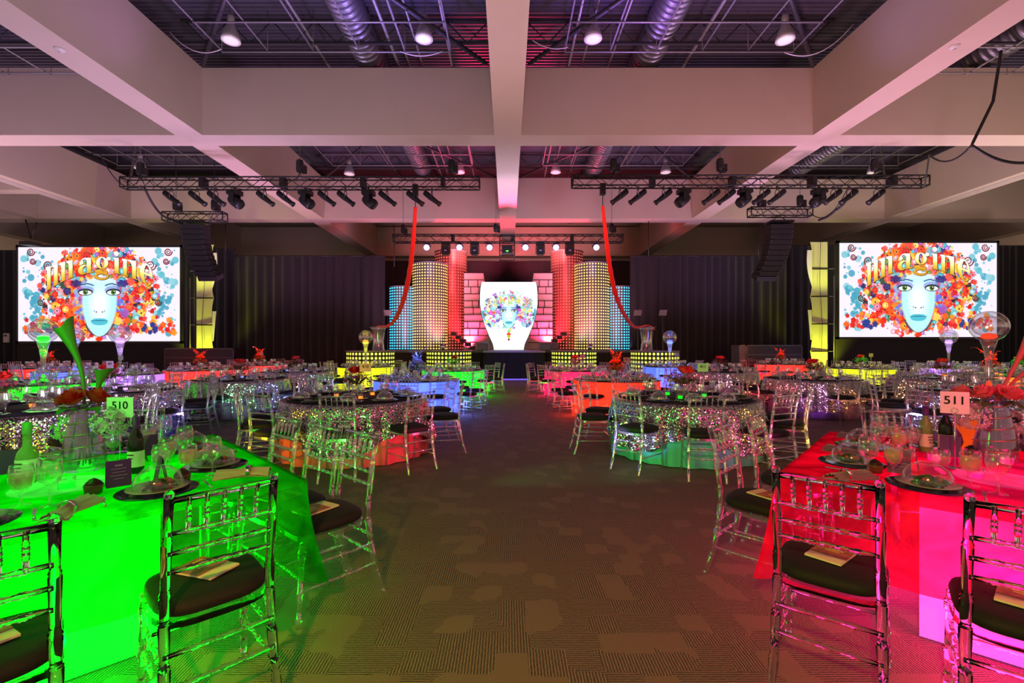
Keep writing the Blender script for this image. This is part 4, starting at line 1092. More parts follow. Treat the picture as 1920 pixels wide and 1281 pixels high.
MB().add([(-.007, -.01, .004), (.007, -.01, .004), (.008, .07, .004), (0, .1, .004), (-.005, .09, .004), (-.007, -.01, .007), (.007, -.01, .006), (.008, .07, .006), (0, .1, .006), (-.005, .09, .006)],
         [(0, 1, 2, 3, 4), (9, 8, 7, 6, 5), (0, 5, 6, 1), (1, 6, 7, 2), (2, 7, 8, 3), (3, 8, 9, 4), (4, 9, 5, 0)], False).build('blade', M_silver, knife)
menu = thing('menu_card', '', 'menu card')
MB().box((0, .012, .065), (.10, .002, .13), Matrix.Rotation(-.18, 3, 'X')).build('front_leaf', M_purple, menu)
MB().box((0, -.0-.012+.05, .065), (.10, .002, .13), Matrix.Rotation(.18, 3, 'X')).build('rear_leaf', M_purple, menu)
b = MB()
for k, wd in enumerate((.03, .06, .05, .066, .04)):
    z = .105-.016*k; b.box((0, .0105-.0023+ (z-.065)*.18, z), (wd, .001, .004 if k else .010), Matrix.Rotation(-.18, 3, 'X'))
b.build('printed_lines', M_text, menu)
dessert = thing('dessert_cup', '', 'dessert')
MB().lathe([(0, 0), (.033, 0), (.038, .04), (.037, .045), (0, .042)], 16).build('cup', mat('chocolate_cup', (.12, .05, .035), .4), dessert)
MB().lathe([(0, .075), (.012, .07), (.03, .055), (.036, .042), (0, .04)], 14).build('cream', M_cake, dessert)
program = thing('program_booklet', '', 'booklet')
MB().box((0, 0, .004), (.14, .21, .008)).build('pages', M_paper, program)
MB().box((0, .03, .0095), (.14, .15, .003)).build('cover', M_booklet, program)
b = MB()
for k in range(4): b.box((0, .075-.022*k, .0118), (.10-.015*k, .008, .001))
b.build('cover_print', mat('cover_gold', (.7, .5, .2), .5), program)

# ------------------------------------------------------------------ flowers
def rose(b, c, R, op=1.0, seed=0):
    rs = random.Random(seed); i0 = len(b.v)
    for lay, (n_, r0, r1, z0, z1, curl) in enumerate(((2, .10, .16, .25, 1.10, .0), (3, .16, .32, .18, 1.08, .04), (4, .24, .55, .10, 1.00, .14), (5, .30, .82, .05, .88, .26), (5, .32, 1.08, .0, .70, .34))):
        for k in range(n_):
            a = 2*PI*k/n_+lay*.9; half = PI/n_*1.25; P = []; h = rs.uniform(.93, 1.07)
            for i in range(7):
                u = i/6; row = []
                for j in range(9):
                    v = j/8*2-1; aa = a+v*half*(.45+.55*math.sin(min(1, u*1.25)*PI/2))
                    edge = (1-abs(v)**2.4*.35*u)
                    r = R*(r0+(r1-r0)*math.sin(u*PI/2)**.8+curl*max(0, u-.72)*2.2+.03*v)
                    z = 1.45*R*(z0+(z1*h*edge-z0)*(u-.30*curl*max(0, u-.75)*4))
                    row.append((r*math.cos(aa), r*math.sin(aa), z))
                P.append(row)
            b.grid(P)
    b.xf(c, i0)
def calla(b, base, tip, r, seed=0):
    base, tip = Vector(base), Vector(tip); d = tip-base; L = d.length; P = []
    bend = d.normalized().orthogonal()
    for i in range(12):
        u = i/11; c = base+d*u+bend*(.05*L*math.sin(u*PI)); rr = r*(.10+.14*u+.85*max(0, u-.45)**2.0)
        row = []
        t_ = d.normalized(); up = bend; bb = t_.cross(up)
        for k in range(14):
            a = 2*PI*k/14; lip = 1+.9*max(0, math.cos(a))**2*max(0, u-.7)/.3
            row.append(c+(up*math.cos(a)+bb*math.sin(a))*rr*1.5*lip+t_*(.14*L*max(0, math.cos(a))*max(0, u-.75)/.25))
        P.append(row)
    b.grid(P, closed=True)
def leaf(b, base, tip, w_):
    base, tip = Vector(base), Vector(tip); d = tip-base; s = d.cross(Vector((0, 0, 1)))
    s = s.normalized() if s.length > 1e-5 else Vector((1, 0, 0)); P = []
    for i in range(7):
        u = i/6; c = base+d*u+Vector((0, 0, .25*d.length*math.sin(u*PI))); ww = w_*math.sin(PI*min(1, u*.92+.06))
        P.append([c-s*ww, c+Vector((0, 0, -.15*ww)), c+s*ww])
    b.grid(P)
M_rose_r = mat('red_rose', (.75, .03, .03), .5, noise=.2)
M_rose_p = mat('pink_rose', (.85, .22, .22), .5, noise=.15)
M_hyd = mat('hydrangea', (.60, .55, .55), .7, noise=.3, nscale=30)
M_hyd_g = mat('hydrangea_green', (.45, .75, .30), .7, noise=.3, nscale=30)
M_calla = mat('calla_green', (.10, .20, .03), .4)
M_calla_r = mat('calla_red', (.55, .16, .10), .4)
M_leaf = mat('leaf_green', (.06, .16, .03), .5)
def hydrangea(b, c, R, n_=60, seed=1):
    rs = random.Random(seed)
    for k in range(n_):
        d = Vector((rs.gauss(0, 1), rs.gauss(0, 1), rs.gauss(0, 1))).normalized(); p = Vector(c)+d*R*rs.uniform(.85, 1.05)
        s = R*.19; u = d.orthogonal().normalized(); v = d.cross(u); a0 = rs.uniform(0, 1.5)
        for q in range(4):
            a = a0+q*PI/2; e = u*math.cos(a)+v*math.sin(a); f = d.cross(e)
            b.add([p, p+e*s*.7+f*s*.45, p+e*s*1.15+d*s*.25, p+e*s*.7-f*s*.45], [(0, 1, 2, 3)])
M_vase = clear_mat('spiral_vase_glass', (.80, .74, .92), (.95, .9, 1), .10, .08, .03)
def tall_vase(loc, label, rosem, callam, hydm, seed, pair, lean):
    t = thing('spiral_vase', label, 'vase', loc)
    MB().lathe([(0, 0), (.095, .003), (.105, .02), (.100, .1), (.083, .2), (.062, .3), (.052, .37), (.055, .38), (.049, .37), (.058, .3), (.079, .2), (.095, .1), (.098, .025)], 28).build('glass_body', M_vase, t)
    b = MB(); pts = []; rr = []
    for i in range(110):
        u = i/109; r = np.interp(u*.37, [0.02, .1, .2, .3, .37], [.107, .103, .086, .065, .055]); a = u*2*PI*5.2; pts.append((r*math.cos(a), r*math.sin(a), .02+u*.35))
    b.tube(pts, .0035, 5); b.build('wire_wrap', mat('copper_wire', (.55, .32, .22), .3, .8), t)
    b = MB(); hydrangea(b, (-.16*pair, -.02, .27), .085, 90, seed); b.build('hydrangea_bloom', M_hyd, t)
    b = MB(); hydrangea(b, (.13*pair, .03, .23), .075, 80, seed+3); b.build('hydrangea_bloom', hydm, t)
    for k in range(3):
        b = MB(); a = k*2.1+.6
        R = Matrix.Translation((.055*math.cos(a), .055*math.sin(a)-.02, .385)) @ Matrix.Rotation(.45, 4, (-math.sin(a), math.cos(a), 0))
        rose(b, R, .052, 1, seed+k); b.build('rose_bloom', rosem, t)
    b = MB(); calla(b, (0, 0, .36), (lean[0], lean[1], .36+lean[2]), .034); b.build('calla_lily', callam, t)
    b = MB(); calla(b, (.02, 0, .36), (lean[3], lean[4], .36+lean[5]), .030); b.build('calla_lily', callam, t)
    b = MB()
    for k in range(6):
        a = k*1.05; b.tube([(.03*math.cos(a), .03*math.sin(a), .03), (.01, 0, .36)], .004, 5)
    b.build('stems', M_leaf, t)
    b = MB()
    for k in range(6): a = k*1.1+.3; leaf(b, (.05*math.cos(a), .05*math.sin(a), .34), (.17*math.cos(a), .17*math.sin(a), .33), .03)
    b.build('leaves', M_leaf, t)
    return t

# globe centrepiece and low arrangements for distant tables
def make_globe(name, col):
    t = thing('globe_centrepiece', '', 'centrepiece')
    MB().lathe([(.115, 0), (.11, .01), (.07, .05), (.035, .14), (.03, .25), (.04, .45), (.065, .65), (.105, .8), (.10, .8), (.06, .65), (.035, .45), (.025, .25)], 20).build('flared_stand', M_glass, t)
    MB().sphere((0, 0, 1.0), .235, 24, 16).build('glass_globe', clear_mat('globe_glass', (.95, .95, .98), (1, 1, 1), .12, .05, .02), t)
    MB().sphere((0, 0, 1.0), .20, 20, 12, (1, 1, .8)).build('inner_bubble', clear_mat('globe_glass', (.95, .95, .98), (1, 1, 1), .12, .05, .02), t)
    gm = glow_mat('globe_glow_'+name, col, 1.3)
    MB().lathe([(0, .80), (.05, .80), (.10, .83), (.08, .88), (0, .90)], 16).build('glowing_liquid', gm, t)
    MB().lathe([(0, .015), (.09, .012), (.05, .05), (.022, .14), (0, .16)], 16).build('base_glow', gm, t)
    return t
def make_floral(name, col, tall=False, flat=False):
    t = thing('flower_arrangement', '', 'flowers')
    MB().lathe([(0, 0), (.07, 0), (.08, .02), (.06, .12), (.075, .16), (.068, .16), (.05, .12)], 14).build('glass_vase', M_glass, t)
    rs = random.Random(hash(name) % 7 if False else len(name))
    m = mat('bloom_'+name, col, .6, noise=.25, nscale=25)
    for k in range(5):
        a = k*1.26; b = MB(); hydrangea(b, (.12*math.cos(a), .12*math.sin(a), .24+.04*(k % 2)), .08, 34, k); b.build('bloom', m, t)
    for k in range(3):
        b = MB(); a = k*2.1; rose(b, Matrix.Translation((.05*math.cos(a), .05*math.sin(a), .33)) @ Matrix.Rotation(.4, 4, 'X'), .06, 1, k); b.build('rose_bloom', M_rose_r if not tall else m, t)
    if tall:
        for k in range(5):
            a = k*1.3+.4; rr = .05+.05*(k % 3); hh = .42+.07*(k % 3)
            b = MB(); b.tube([(0, 0, .2), (rr*.4*math.cos(a), rr*.4*math.sin(a), hh*.7), (rr*math.cos(a), rr*math.sin(a), hh)], .006, 5); b.build('stem', M_leaf, t)
            b = MB(); hydrangea(b, (rr*math.cos(a), rr*math.sin(a), hh), .05, 26, k+9); b.build('tall_bloom', m, t)
            b = MB(); leaf(b, (rr*math.cos(a), rr*math.sin(a), hh), (rr*2.6*math.cos(a), rr*2.6*math.sin(a), hh+.08), .02); b.build('spray_leaf', m, t)
    b = MB()
    for k in range(8): a = k*.8; leaf(b, (.05*math.cos(a), .05*math.sin(a), .17), (.26*math.cos(a), .26*math.sin(a), .2+.03*(k % 3)), .035)
    b.build('leaves', M_leaf, t)
    return t
votive = {}
def get_votive(key, col):
    if key not in votive:
        t = thing('votive_candle', '', 'candle')
        MB().lathe([(.03, 0), (.034, .002), (.036, .06), (.034, .06), (.031, .004), (0, .003)], 14).build('cup', M_glass, t)
        MB().lathe([(0, .004), (.03, .004), (.03, .035), (0, .033)], 12).build('wax', glow_mat('votive_'+key, col, 2.2), t)
        votive[key] = t
    return votive[key]

# text mesh helper
def text_obj(s, size, m, parent, loc, rot, name='printed_number'):
    cu = bpy.data.curves.new('txt', 'FONT'); cu.body = s; cu.size = size; cu.align_x = 'CENTER'; cu.align_y = 'CENTER'; cu.extrude = .0006; cu.offset = size*.012
    tmp = bpy.data.objects.new('tmp', cu); COL.objects.link(tmp)
    dg = bpy.context.evaluated_depsgraph_get(); dg.update()
    me = bpy.data.meshes.new_from_object(tmp.evaluated_get(dg)); bpy.data.objects.remove(tmp)
    me.materials.clear(); me.materials.append(m)
    o = bpy.data.objects.new(name, me); COL.objects.link(o); o.parent = parent; o.location = loc; o.rotation_euler = rot; return o
def number_card(num, loc, rz, h, cw, ch, cardm, label, near=True):
    t = thing('table_number', label, 'table number', loc, rz)
    MB().lathe([(0, 0), (.035, 0), (.033, .006), (0, .008)], 14).build('base', M_silver, t)
    MB().tube([(0, 0, .006), (0, 0, h)], .003, 6).build('rod', M_silver, t)
    if near: MB().tube([(.014*math.cos(a), -.004, h+.014+.014*math.sin(a)) for a in np.linspace(-PI/2, PI*1.3, 14)], .0018, 5).build('clip_ring', M_silver, t)
    c = MB().box((0, 0, h+ch/2-.005), (cw, .002, ch)).build('card', cardm, t)
    if num: text_obj(num, ch*.52, M_ink, c, (0, -.002, h+ch*.55), (PI/2, 0, 0))
    return t

COLS = {'green': (.0, 1.0, .01), 'pink': (1.0, .01, .16), 'blue': (.17, .27, 1.0), 'orange': (1.0, .045, .008), 'red': (1.0, .05, .03), 'yellow': (.80, .85, .0), 'lavender': (.62, .32, 1.0), 'amber': (1.0, .25, .02)}
CLOCK = ['three', 'two', 'one', 'twelve', 'eleven', 'ten', 'nine', 'eight', 'seven', 'six', 'five', 'four']
def clock(a, used=None):
    k = int(round((a % 360)/30)) % 12; base = CLOCK[k]
    if used is not None:
        w_ = base
        if w_ in used: w_ = 'half past '+base if 'half past '+base not in used else 'just before '+base
        used.add(w_); base = w_
    return base

# ------------------------------------------------------------------ round tables
def add_light(loc, col, e, r=.3): return point('table_glow_fill', loc, col, e, r)  # added points around the lit tables, boosting their glow
glass_count = [0]
def round_cloth_mesh(r, ztop, hem, nf, amp, seed, square=None, nseg=180, zlow=0.02):
    rs = np.random.RandomState(seed); b = MB(); P = []
    ph = rs.uniform(0, 6.28, 3)
    for lv in range(9):
        u = lv/8; row = []
        for k in range(nseg):
            a = 2*PI*k/nseg
            if square:
                ext = square/max(abs(math.cos(a+ph[0])), abs(math.sin(a+ph[0]))); drop = min(ztop-zlow, ext-r)
            else: drop = ztop-hem
            f = math.sin(nf*a+ph[1]+.8*math.sin(3*a+ph[2]))
            rr = r+.015+u*amp*(f*.5+.5)*(drop/.5)+.02*u
            row.append((rr*math.cos(a), rr*math.sin(a), ztop-drop*u))
        P.append(row)
    top = [[(rr*math.cos(2*PI*k/nseg), rr*math.sin(2*PI*k/nseg), ztop+.002) for k in range(nseg)] for rr in (.001, r*.5, r*.97, r+.008)]
    b.grid(top+P[0:1]+P[1:], closed=True); return b
CMESH = {}
def sequin_table(x, y, under, desc, seed):
    r = .93
    t = thing('round_table', 'round banquet table, %s' % desc, 'table', (x, y, 0), 0)
    MB().lathe([(0, .715), (r-.02, .715), (r-.02, .742), (0, .742)], 40).build('tabletop', M_black, t)
    for k in range(4):
        a = PI/4+k*PI/2; MB().tube([(.5*math.cos(a), .5*math.sin(a), .72), (.55*math.cos(a), .55*math.sin(a), 0)], .018, 6).build('leg', M_black, t)
    um = mat('underlay_'+under[0], under[1], .7, sheen=.2)
    c = round_cloth_mesh(r-.03, .744, .015, 22, .03, seed+5).build('underlay_cloth', um, None, (x, y, 0)); tag(c, '%s underlay cloth of %s' % (under[0], desc), 'tablecloth')
    if seed not in CMESH: CMESH[seed] = round_cloth_mesh(r+.006, .750, 0, 24, .11, seed, square=1.32, zlow=.16).mesh('sequin_cloth', M_sequin)
    o = bpy.data.objects.new('sequin_overlay', CMESH[seed]); COL.objects.link(o); o.location = (x, y, 0)
    tag(o, 'silver sequin overlay on %s' % desc, 'tablecloth')
    MB().lathe([(0, .7535), (r-.06, .7535), (r-.05, .756), (0, .757)], 40).build('dark_topper', M_navy_cloth, t)
    return .757
def lit_table(x, y, key, desc, see=.25):
    r = .92; col = COLS[key]
    t = thing('lit_table', 'round table glowing %s from inside, %s' % (key, desc), 'table', (x, y, 0), 0)
    MB().lathe([(0, .725), (r, .725), (r+.01, .735), (r, .745), (0, .745)], 40).build('tabletop', mat('smoked_top', (.05, .05, .07), .15), t)
    core = MB(); core.box((0, 0, .36), (.72, .72, .66)); cc = tuple(min(1, c*.85+.15*k) for c, k in zip(col, (1, 1, 1)))
    core.build('light_box', glow_mat('core_'+key, cc, 4.5), t)
    c = chiffon_mat('skirt_'+key, tuple(min(1, q+.02) for q in col), .42, .60, .12)
    b = MB(); P = []
    for u in (0, .5, 1): P.append([((r-.01+.02*u*math.sin(k*.8))*math.cos(2*PI*k/96), (r-.01+.02*u*math.sin(k*.8))*math.sin(2*PI*k/96), .74-.72*u) for k in range(96)])
    b.grid(P, closed=True).build('glowing_skirt', c, t)
    if abs(x) < 6 and y < 17:
        sg = 1 if x < 0 else -1
        for dx, dy in ((sg*.98, -.25), (sg*.35, -1.0)): point('floor_fill', (x+dx, y+dy, .22), col, 9, .12)  # added points outside the skirt to colour the floor
    l = add_light((x, y, 1.35), tuple(min(1, c_*.95+.05) for c_ in col), 16, .3)
    return .745

LABN = ['']
def dress_round(x, y, z, desc, angs, glowkey, centre, seed, dist, number=None):
    used = set(); rs = random.Random(seed)
    ch = CH_mid if dist < 9.5 else CH_far
    for a in angs:
        r = 1.20+rs.uniform(-.02, .05); ar = math.radians(a)
        px, py = x+r*math.cos(ar), y+r*math.sin(ar)
        w_ = clock(a, used)
        if math.hypot(px-TC[0][0], py-TC[0][1]) < 1.5 or math.hypot(px-TC[1][0], py-TC[1][1]) < 1.5: continue
        if abs(px) > py*1.12+1.0: continue
        bad = False
        for q in PLACED:
            if (q[0]-px)**2+(q[1]-py)**2 < .38**2: bad = True
        for q in TABLES:
            if (q[0], q[1]) != (x, y) and math.hypot(q[0]-px, q[1]-py) < 1.13: bad = True
        if bad: continue
        PLACED.append((px, py))
        dup(ch, (px, py, 0), ar+PI/2+rs.uniform(-.12, .12), 'clear chair at %s o\'clock of the %s' % (w_, desc), 'chair', 'clear chairs around the dining tables')
    n_ = 10; used = set()
    c0, d0, e0 = SET_far
    for k in range(n_):
        a = angs[k % len(angs)] if k < len(angs) else 36*k; ar = math.radians(a)
        w_ = clock(a, used); px, py = x+.70*math.cos(ar), y+.70*math.sin(ar)
        if abs(px) > py*1.1+.6: continue
        tail = 'at %s o\'clock, %s' % (w_, desc)
        dup(c0, (px, py, z), 0, 'navy charger '+tail, 'plate', 'charger plates on the far tables')
        dup(d0, (px, py, z+.0065), 0, 'salad plate '+tail, 'plate', 'salad plates on the far tables')
        if (k+seed) % 10 != 4: dup(e0, (px, py, z+.0265), 0, 'salad dome '+tail, 'dome', 'clear domes on the far tables')
        a2 = ar+.25; dup(farglass, (x+.50*math.cos(a2), y+.50*math.sin(a2), z), 0, 'wine glass '+tail, 'glass', 'wine glasses on the far tables')
    if dist < 18:
        for k in range(3):
            a = k*2.1+seed; dup(get_votive(glowkey, COLS[glowkey]), (x+.28*math.cos(a), y+.28*math.sin(a), z), 0, 'glowing votive at %s o\'clock, %s' % (clock(math.degrees(a)), desc), 'candle')
    dup(centre, (x, y, z), rs.uniform(0, 6), '%s on the %s' % ('glass globe on flared stand' if centre.name.startswith('globe') else 'flower arrangement', desc), 'centrepiece')
    if number is not None:
        number_card(number, (x+.18, y-.2, z), rs.uniform(-.3, .3), .36, .15, .11, mat('card_'+glowkey, tuple(.35+.6*c for c in COLS[glowkey]), .7), 'small number card, %s' % desc, False)

# near tables frames: corner, u along the camera-side edge, v inward
TC = [None, None]
ANG_G = math.radians(45); uG = Vector((-math.cos(ANG_G), -math.sin(ANG_G), 0)); vG = Vector((-math.sin(ANG_G), math.cos(ANG_G), 0))
cornG = Vector((-1.06, 2.50, 0))
ANG_P = math.radians(-42); uP = Vector((math.cos(ANG_P), math.sin(ANG_P), 0)); vP = Vector((-math.sin(ANG_P), math.cos(ANG_P), 0))
cornP = Vector((1.43, 2.55, 0))
SD = 1.83
TC[0] = tuple(cornG+uG*SD/2+vG*SD/2); TC[1] = tuple(cornP+uP*SD/2+vP*SD/2)
PLACED = []; TABLES = []

SEQ = [  # x, y, underlay, description, seed, angles, glow of votives, centre
    (2.41, 6.5, ('teal', (.05, .32, .30)), 'first sequin table right of the aisle', 31, [178, 225, 259, 295, 330, 6, 40, 75, 110, 145], 'green'),
    (-2.07, 6.5, ('coral', (.60, .08, .10)), 'first sequin table left of the aisle', 32, [4, 317, 280, 243, 210, 175, 140, 105, 72, 38], 'amber'),
    (-6.3, 7.5, ('navy', (.03, .03, .10)), 'sequin table behind the green table', 33, None, 'lavender'),
    (-5.6, 5.2, ('gold', (.10, .08, .03)), 'sequin table at the left edge', 34, None, 'amber'),
    (-5.7, 10.1, ('purple', (.16, .02, .14)), 'sequin table with purple underlay', 35, None, 'blue'),
    (-5.8, 13.0, ('navy', (.03, .03, .10)), 'sequin table before the left platform', 36, None, 'blue'),
    (6.57, 10.2, ('violet', (.06, .02, .12)), 'sequin table before the right tower', 37, None, 'red'),
    (7.45, 7.35, ('maroon', (.16, .01, .05)), 'sequin table behind the pink table', 38, None, 'pink'),
    (5.9, 13.2, ('maroon', (.16, .01, .05)), 'sequin table before the right platform', 39, None, 'red'),
    (9.7, 10.6, ('violet', (.06, .02, .12)), 'sequin table below the right screen', 40, None, 'amber'),
]
LIT = [
    (-1.95, 10.2, 'blue', 'second left of the aisle'),
    (2.33, 10.2, 'orange', 'second right of the aisle'),
    (-1.6, 14.0, 'green', 'third left of the aisle'),
    (2.0, 14.0, 'pink', 'third right of the aisle'),
    (-4.85, 16.2, 'yellow', 'before the left platform'),
    (5.6, 16.4, 'blue', 'before the right platform'),
    (-9.2, 14.2, 'red', 'before the left case'),
    (-9.2, 17.6, 'red', 'behind the left red table'),
    (-9.0, 9.2, 'green', 'under the left globe'),
    (-9.8, 12.0, 'lavender', 'below the left screen'),
    (-12.4, 13.6, 'blue', 'farther below left screen'),
    (-14.9, 15.4, 'red', 'at the far left edge'),
    (10.7, 18.6, 'red', 'before the right yellow tower'),
    (11.3, 15.2, 'yellow', 'below the right screen'),
    (14.4, 15.5, 'lavender', 'under the right globe'),
    (13.9, 12.9, 'green', 'at the right edge'),
    (11.9, 11.7, 'amber', 'under the right big globe'),
]
for q in SEQ: TABLES.append((q[0], q[1]))
for q in LIT: TABLES.append((q[0], q[1]))
globes = {}
def globe(key):
    if key not in globes: globes[key] = make_globe(key, COLS[key])
    return globes[key]
fl_mix = make_floral('dusky_rose', (.35, .04, .09)); fl_or = make_floral('orange_red', (1, .12, .02), True); fl_blue = make_floral('blue_white', (.45, .5, .95), True)
fl_gr = make_floral('lime_green_bloom', (.15, .9, .1)); fl_pk = make_floral('pink_blooms_', (.95, .3, .5))  # green bloom colour holds the green light on the flowers
M_numbers = {0: '411', 1: '410', 2: '409'}
for i, (x, y, un, desc, sd, angs, gk) in enumerate(SEQ):
    z = sequin_table(x, y, un, desc, sd)
    d = math.hypot(x, y)
    if angs is None: angs = [(k*36+sd*7) % 360 for k in range(10)]
    dress_round(x, y, z, desc, angs, gk, fl_mix if i != 7 else globe('orange'), i, d, M_numbers.get(i))
SIDE = [((-1.0, 4.6, .3), (.15, 1, .1)), ((2.9, 4.3, .3), (1, .04, .25)), ((1.0, 5.4, .3), (.5, .3, 1)), ((4.2, 5.2, .3), (1, .5, .05)), ((.4, 4.4, .3), (.1, 1, .1)),
        ((-3.6, 4.7, .3), (1, .7, .02)), ((-1.6, 4.2, .3), (.1, 1, .1)), ((-.1, 5.0, .3), (1, .05, .2)), ((-.4, 6.9, .3), (1, .1, .2))]
aim = [2.41, 2.41, 2.41, 2.41, 2.41, -2.07, -2.07, -2.07, -2.07]
for (p, c_), ax in zip(SIDE, aim): spot('sequin_fill', p, (ax, 6.3, .5), c_, 80, .8, .8, .04)  # added low spots for coloured glints on the sequins
for i, (x, y, un, desc, sd, angs, gk) in enumerate(SEQ[2:]):
    pal = [((.45, .3, 1), (1, .75, .1), (.4, .3, 1)), ((1, .7, .02), (1, .65, .02), (.4, .3, 1)), ((.3, .4, 1), (.2, 1, .4), (.4, .4, 1)), ((.3, .4, 1), (1, .3, .3), (.3, .4, 1)), ((1, .08, .12), (.7, .2, .8), (1, .35, .08)),
           ((.3, .3, 1), (1, .1, .2), (.3, .2, 1)), ((1, .15, .2), (.8, .3, .6), (1, .3, .1)), ((1, .4, .1), (.4, .8, .3), (1, .4, .1))][i]
    for k, c_ in enumerate(pal):
        a = math.atan2(-y, -x)+(k-1)*.75; spot('sequin_fill', (x+2.0*math.cos(a), y+2.0*math.sin(a), .35), (x, y, .5), c_, 80, .9, .8, .05)  # added spots, coloured sparkle for the farther sequin cloths
for i, (x, y, key, where) in enumerate(LIT):
    desc = '%s table %s' % (key, where)
    z = lit_table(x, y, key, where)
    d = math.hypot(x, y)
    cen = {0: fl_blue, 1: fl_or, 2: fl_gr, 3: fl_pk, 4: globe('amber'), 5: globe('blue'), 6: fl_or, 7: fl_or, 8: globe('green'), 9: globe('lavender'), 10: globe('blue'), 11: fl_or, 12: fl_or, 13: fl_gr, 14: globe('lavender'), 15: fl_gr, 16: fl_or}[i]
    dress_round(x, y, z, desc, [(k*36+i*11+10) % 360 for k in range(10)], key, cen, 20+i, d, {1: '511'}.get(i, '' if i % 2 else None))

# ------------------------------------------------------------------ the two near square tables
def square_table(corner, u, v, key, where, cardnum):
    col = COLS[key]
    ang = math.atan2(u.y, u.x) if key == 'pink' else math.atan2(-u.y, -u.x)
    c = corner+u*SD/2+v*SD/2
    desc = '%s-lit square table' % key
    t = thing('lit_table', 'large square table glowing %s from inside, nearest on the %s' % (key, where), 'table', (c.x, c.y, 0), ang)
    hs = SD/2
    MB().box((0, 0, .735), (SD-.02, SD-.02, .02)).build('tabletop', chiffon_mat('frosted_top_'+key, tuple(min(1, q*.7+.04) for q in col), .35, .02, 0, (.9, 1, .9) if key == 'green' else (1, .8, .95)), t)
    core = MB(); core.box((0, 0, .365), (.66, 1.26, .71)); 
    corec = (.0, 1, .01) if key == 'green' else (1, .10, .62)
    core.build('light_box', glow_mat('near_core_'+key, corec, 2.4 if key == 'green' else 1.25), t)
    MB().lathe([(0, .721), (.20, .721), (.20, .724), (0, .724)], 24).build('centre_lamp', glow_mat('near_lamp_'+key, (.55, 1, .5) if key == 'green' else (1, .5, .8), 5), t)
    b = MB()
    for sx in (-1, 1):
        for sy in (-1, 1): b.box((sx*(hs-.42), sy*(hs-.20), .36), (.035, .035, .72))
    b.build('leg_frame', M_acr_far, t)
    # chiffon overlay
    P = []; n_ = 44; per = []
    for side in range(4):
        for k in range(n_):
            q = -1+2*k/n_; p = [(q, -1), (1, q), (-q, 1), (-1, -q)][side]; per.append(p)
    for lv in range(8):
        uu = lv/7; row = []
        for i, (a, b_) in enumerate(per):
            cn = math.exp(-((1-min(abs(a), abs(b_)))*hs/.13)**2)
            drop = .41+.13*cn; off = .004+uu*(.012*math.sin(i*.55)+.012)*(1-cn)+uu*.085*cn*math.sin(uu*1.2)
            nx_ = a if abs(a) >= .999 else a*cn; ny_ = b_ if abs(b_) >= .999 else b_*cn
            row.append((a*hs+nx_*off, b_*hs+ny_*off, .752-drop*uu))
        P.append(row)
    top = []
    for sc in (.001, .4, .75, .97):
        top.append([(a*hs*sc, b_*hs*sc, .752+.0012*math.sin(a*9+b_*7)) for a, b_ in per])
    ov = MB().grid(top+P, closed=True).build('chiffon_overlay', chiffon_mat('chiffon_'+key, (.02, .36, .01) if key == 'green' else (.95, .015, .06), .5, .03, .55, (.5, 1, .5) if key == 'green' else (1, .45, .75), 3.0), None, (c.x, c.y, 0), (0, 0, ang))
    tag(ov, 'sheer %s cloth with drooping corners over the near square table on the %s' % (key, where), 'tablecloth')
    l = add_light((c.x, c.y-.45, 1.6), col, 27, .35)
    # added points under the table, boosting the box's light on the carpet
    for dx, dy in ((0, -.75), (0, .75), (.55, 0), (-.55, 0)):
        p = Matrix.Rotation(ang, 4, 'Z') @ Vector((dx, dy, .34)); add_light((c.x+p.x, c.y+p.y, .34), col, 26, .12)
    return c, ang, t
cG, aG, tG = square_table(cornG, uG, vG, 'green', 'left', '510')
cP, aP, tP = square_table(cornP, uP, vP, 'pink', 'right', '511')
ZT = .755
# chairs from measured back rails: (left post x, y), (right post x, y) seen from the camera at rail height
def chair_from(c2, face, label, nearm=True, book=None, book_on=''):
    """c2 = centre of the back rail, face = direction the sitter looks"""
    f = Vector((face[0], face[1], 0)).normalized(); c = Vector((c2[0], c2[1], 0))+f*.262
    rz = math.atan2(f.y, f.x)-PI/2
    dup(CH_near if c2[1] < 2.2 else CH_bright, (c.x, c.y, 0), rz, label, 'chair'); PLACED.append((c.x, c.y))
    if book is not None:
        p = Vector((c.x, c.y, 0))+f*.03
        dup(program, (p.x, p.y, .524), rz+book, 'cream program booklet on the '+book_on, 'booklet')
chair_from((-1.06, 1.78), (-.70, .71), 'clear chair with its back to the camera, second from left at the green table', book=.5, book_on='second-left seat at the green table')
chair_from((-1.49, 1.31), (-.70, .71), 'clear chair at the bottom left corner, leftmost at the green table', book=.3, book_on='leftmost seat at the green table')
chair_from((-.90, 2.93), (-.66, -.72), 'clear chair closest to the aisle on the stage side of the green table', book=.2, book_on='aisle-side seat behind the green table')
chair_from((-1.21, 3.16), (-.62, -.76), 'clear chair in the middle on the stage side of the green table', book=.2, book_on='middle seat behind the green table')
chair_from((-1.62, 3.50), (-.62, -.76), 'clear chair farthest back on the stage side of the green table')
chair_from((1.27, 1.90), (.62, .78), 'clear chair with its back to the camera, first from left at the pink table', book=-.25, book_on='first-left seat at the pink table')
chair_from((1.73, 1.53), (.62, .78), 'clear chair at the bottom right corner of the picture, pink table', book=-.2, book_on='bottom right corner seat, pink table')
chair_from((1.42, 3.16), (.70, -.70), 'clear chair nearest the aisle beside the pink table', book=-.3, book_on='aisle seat beside the pink table')
chair_from((1.90, 3.65), (.72, -.68), 'clear chair second from the aisle beside the pink table', book=.1, book_on='second seat beside the pink table')
chair_from((3.12, 3.92), (-.15, -1), 'clear chair facing the camera behind the pink table')
chair_from((-3.1, 4.0), (.2, -1), 'clear chair behind the green table to the left')

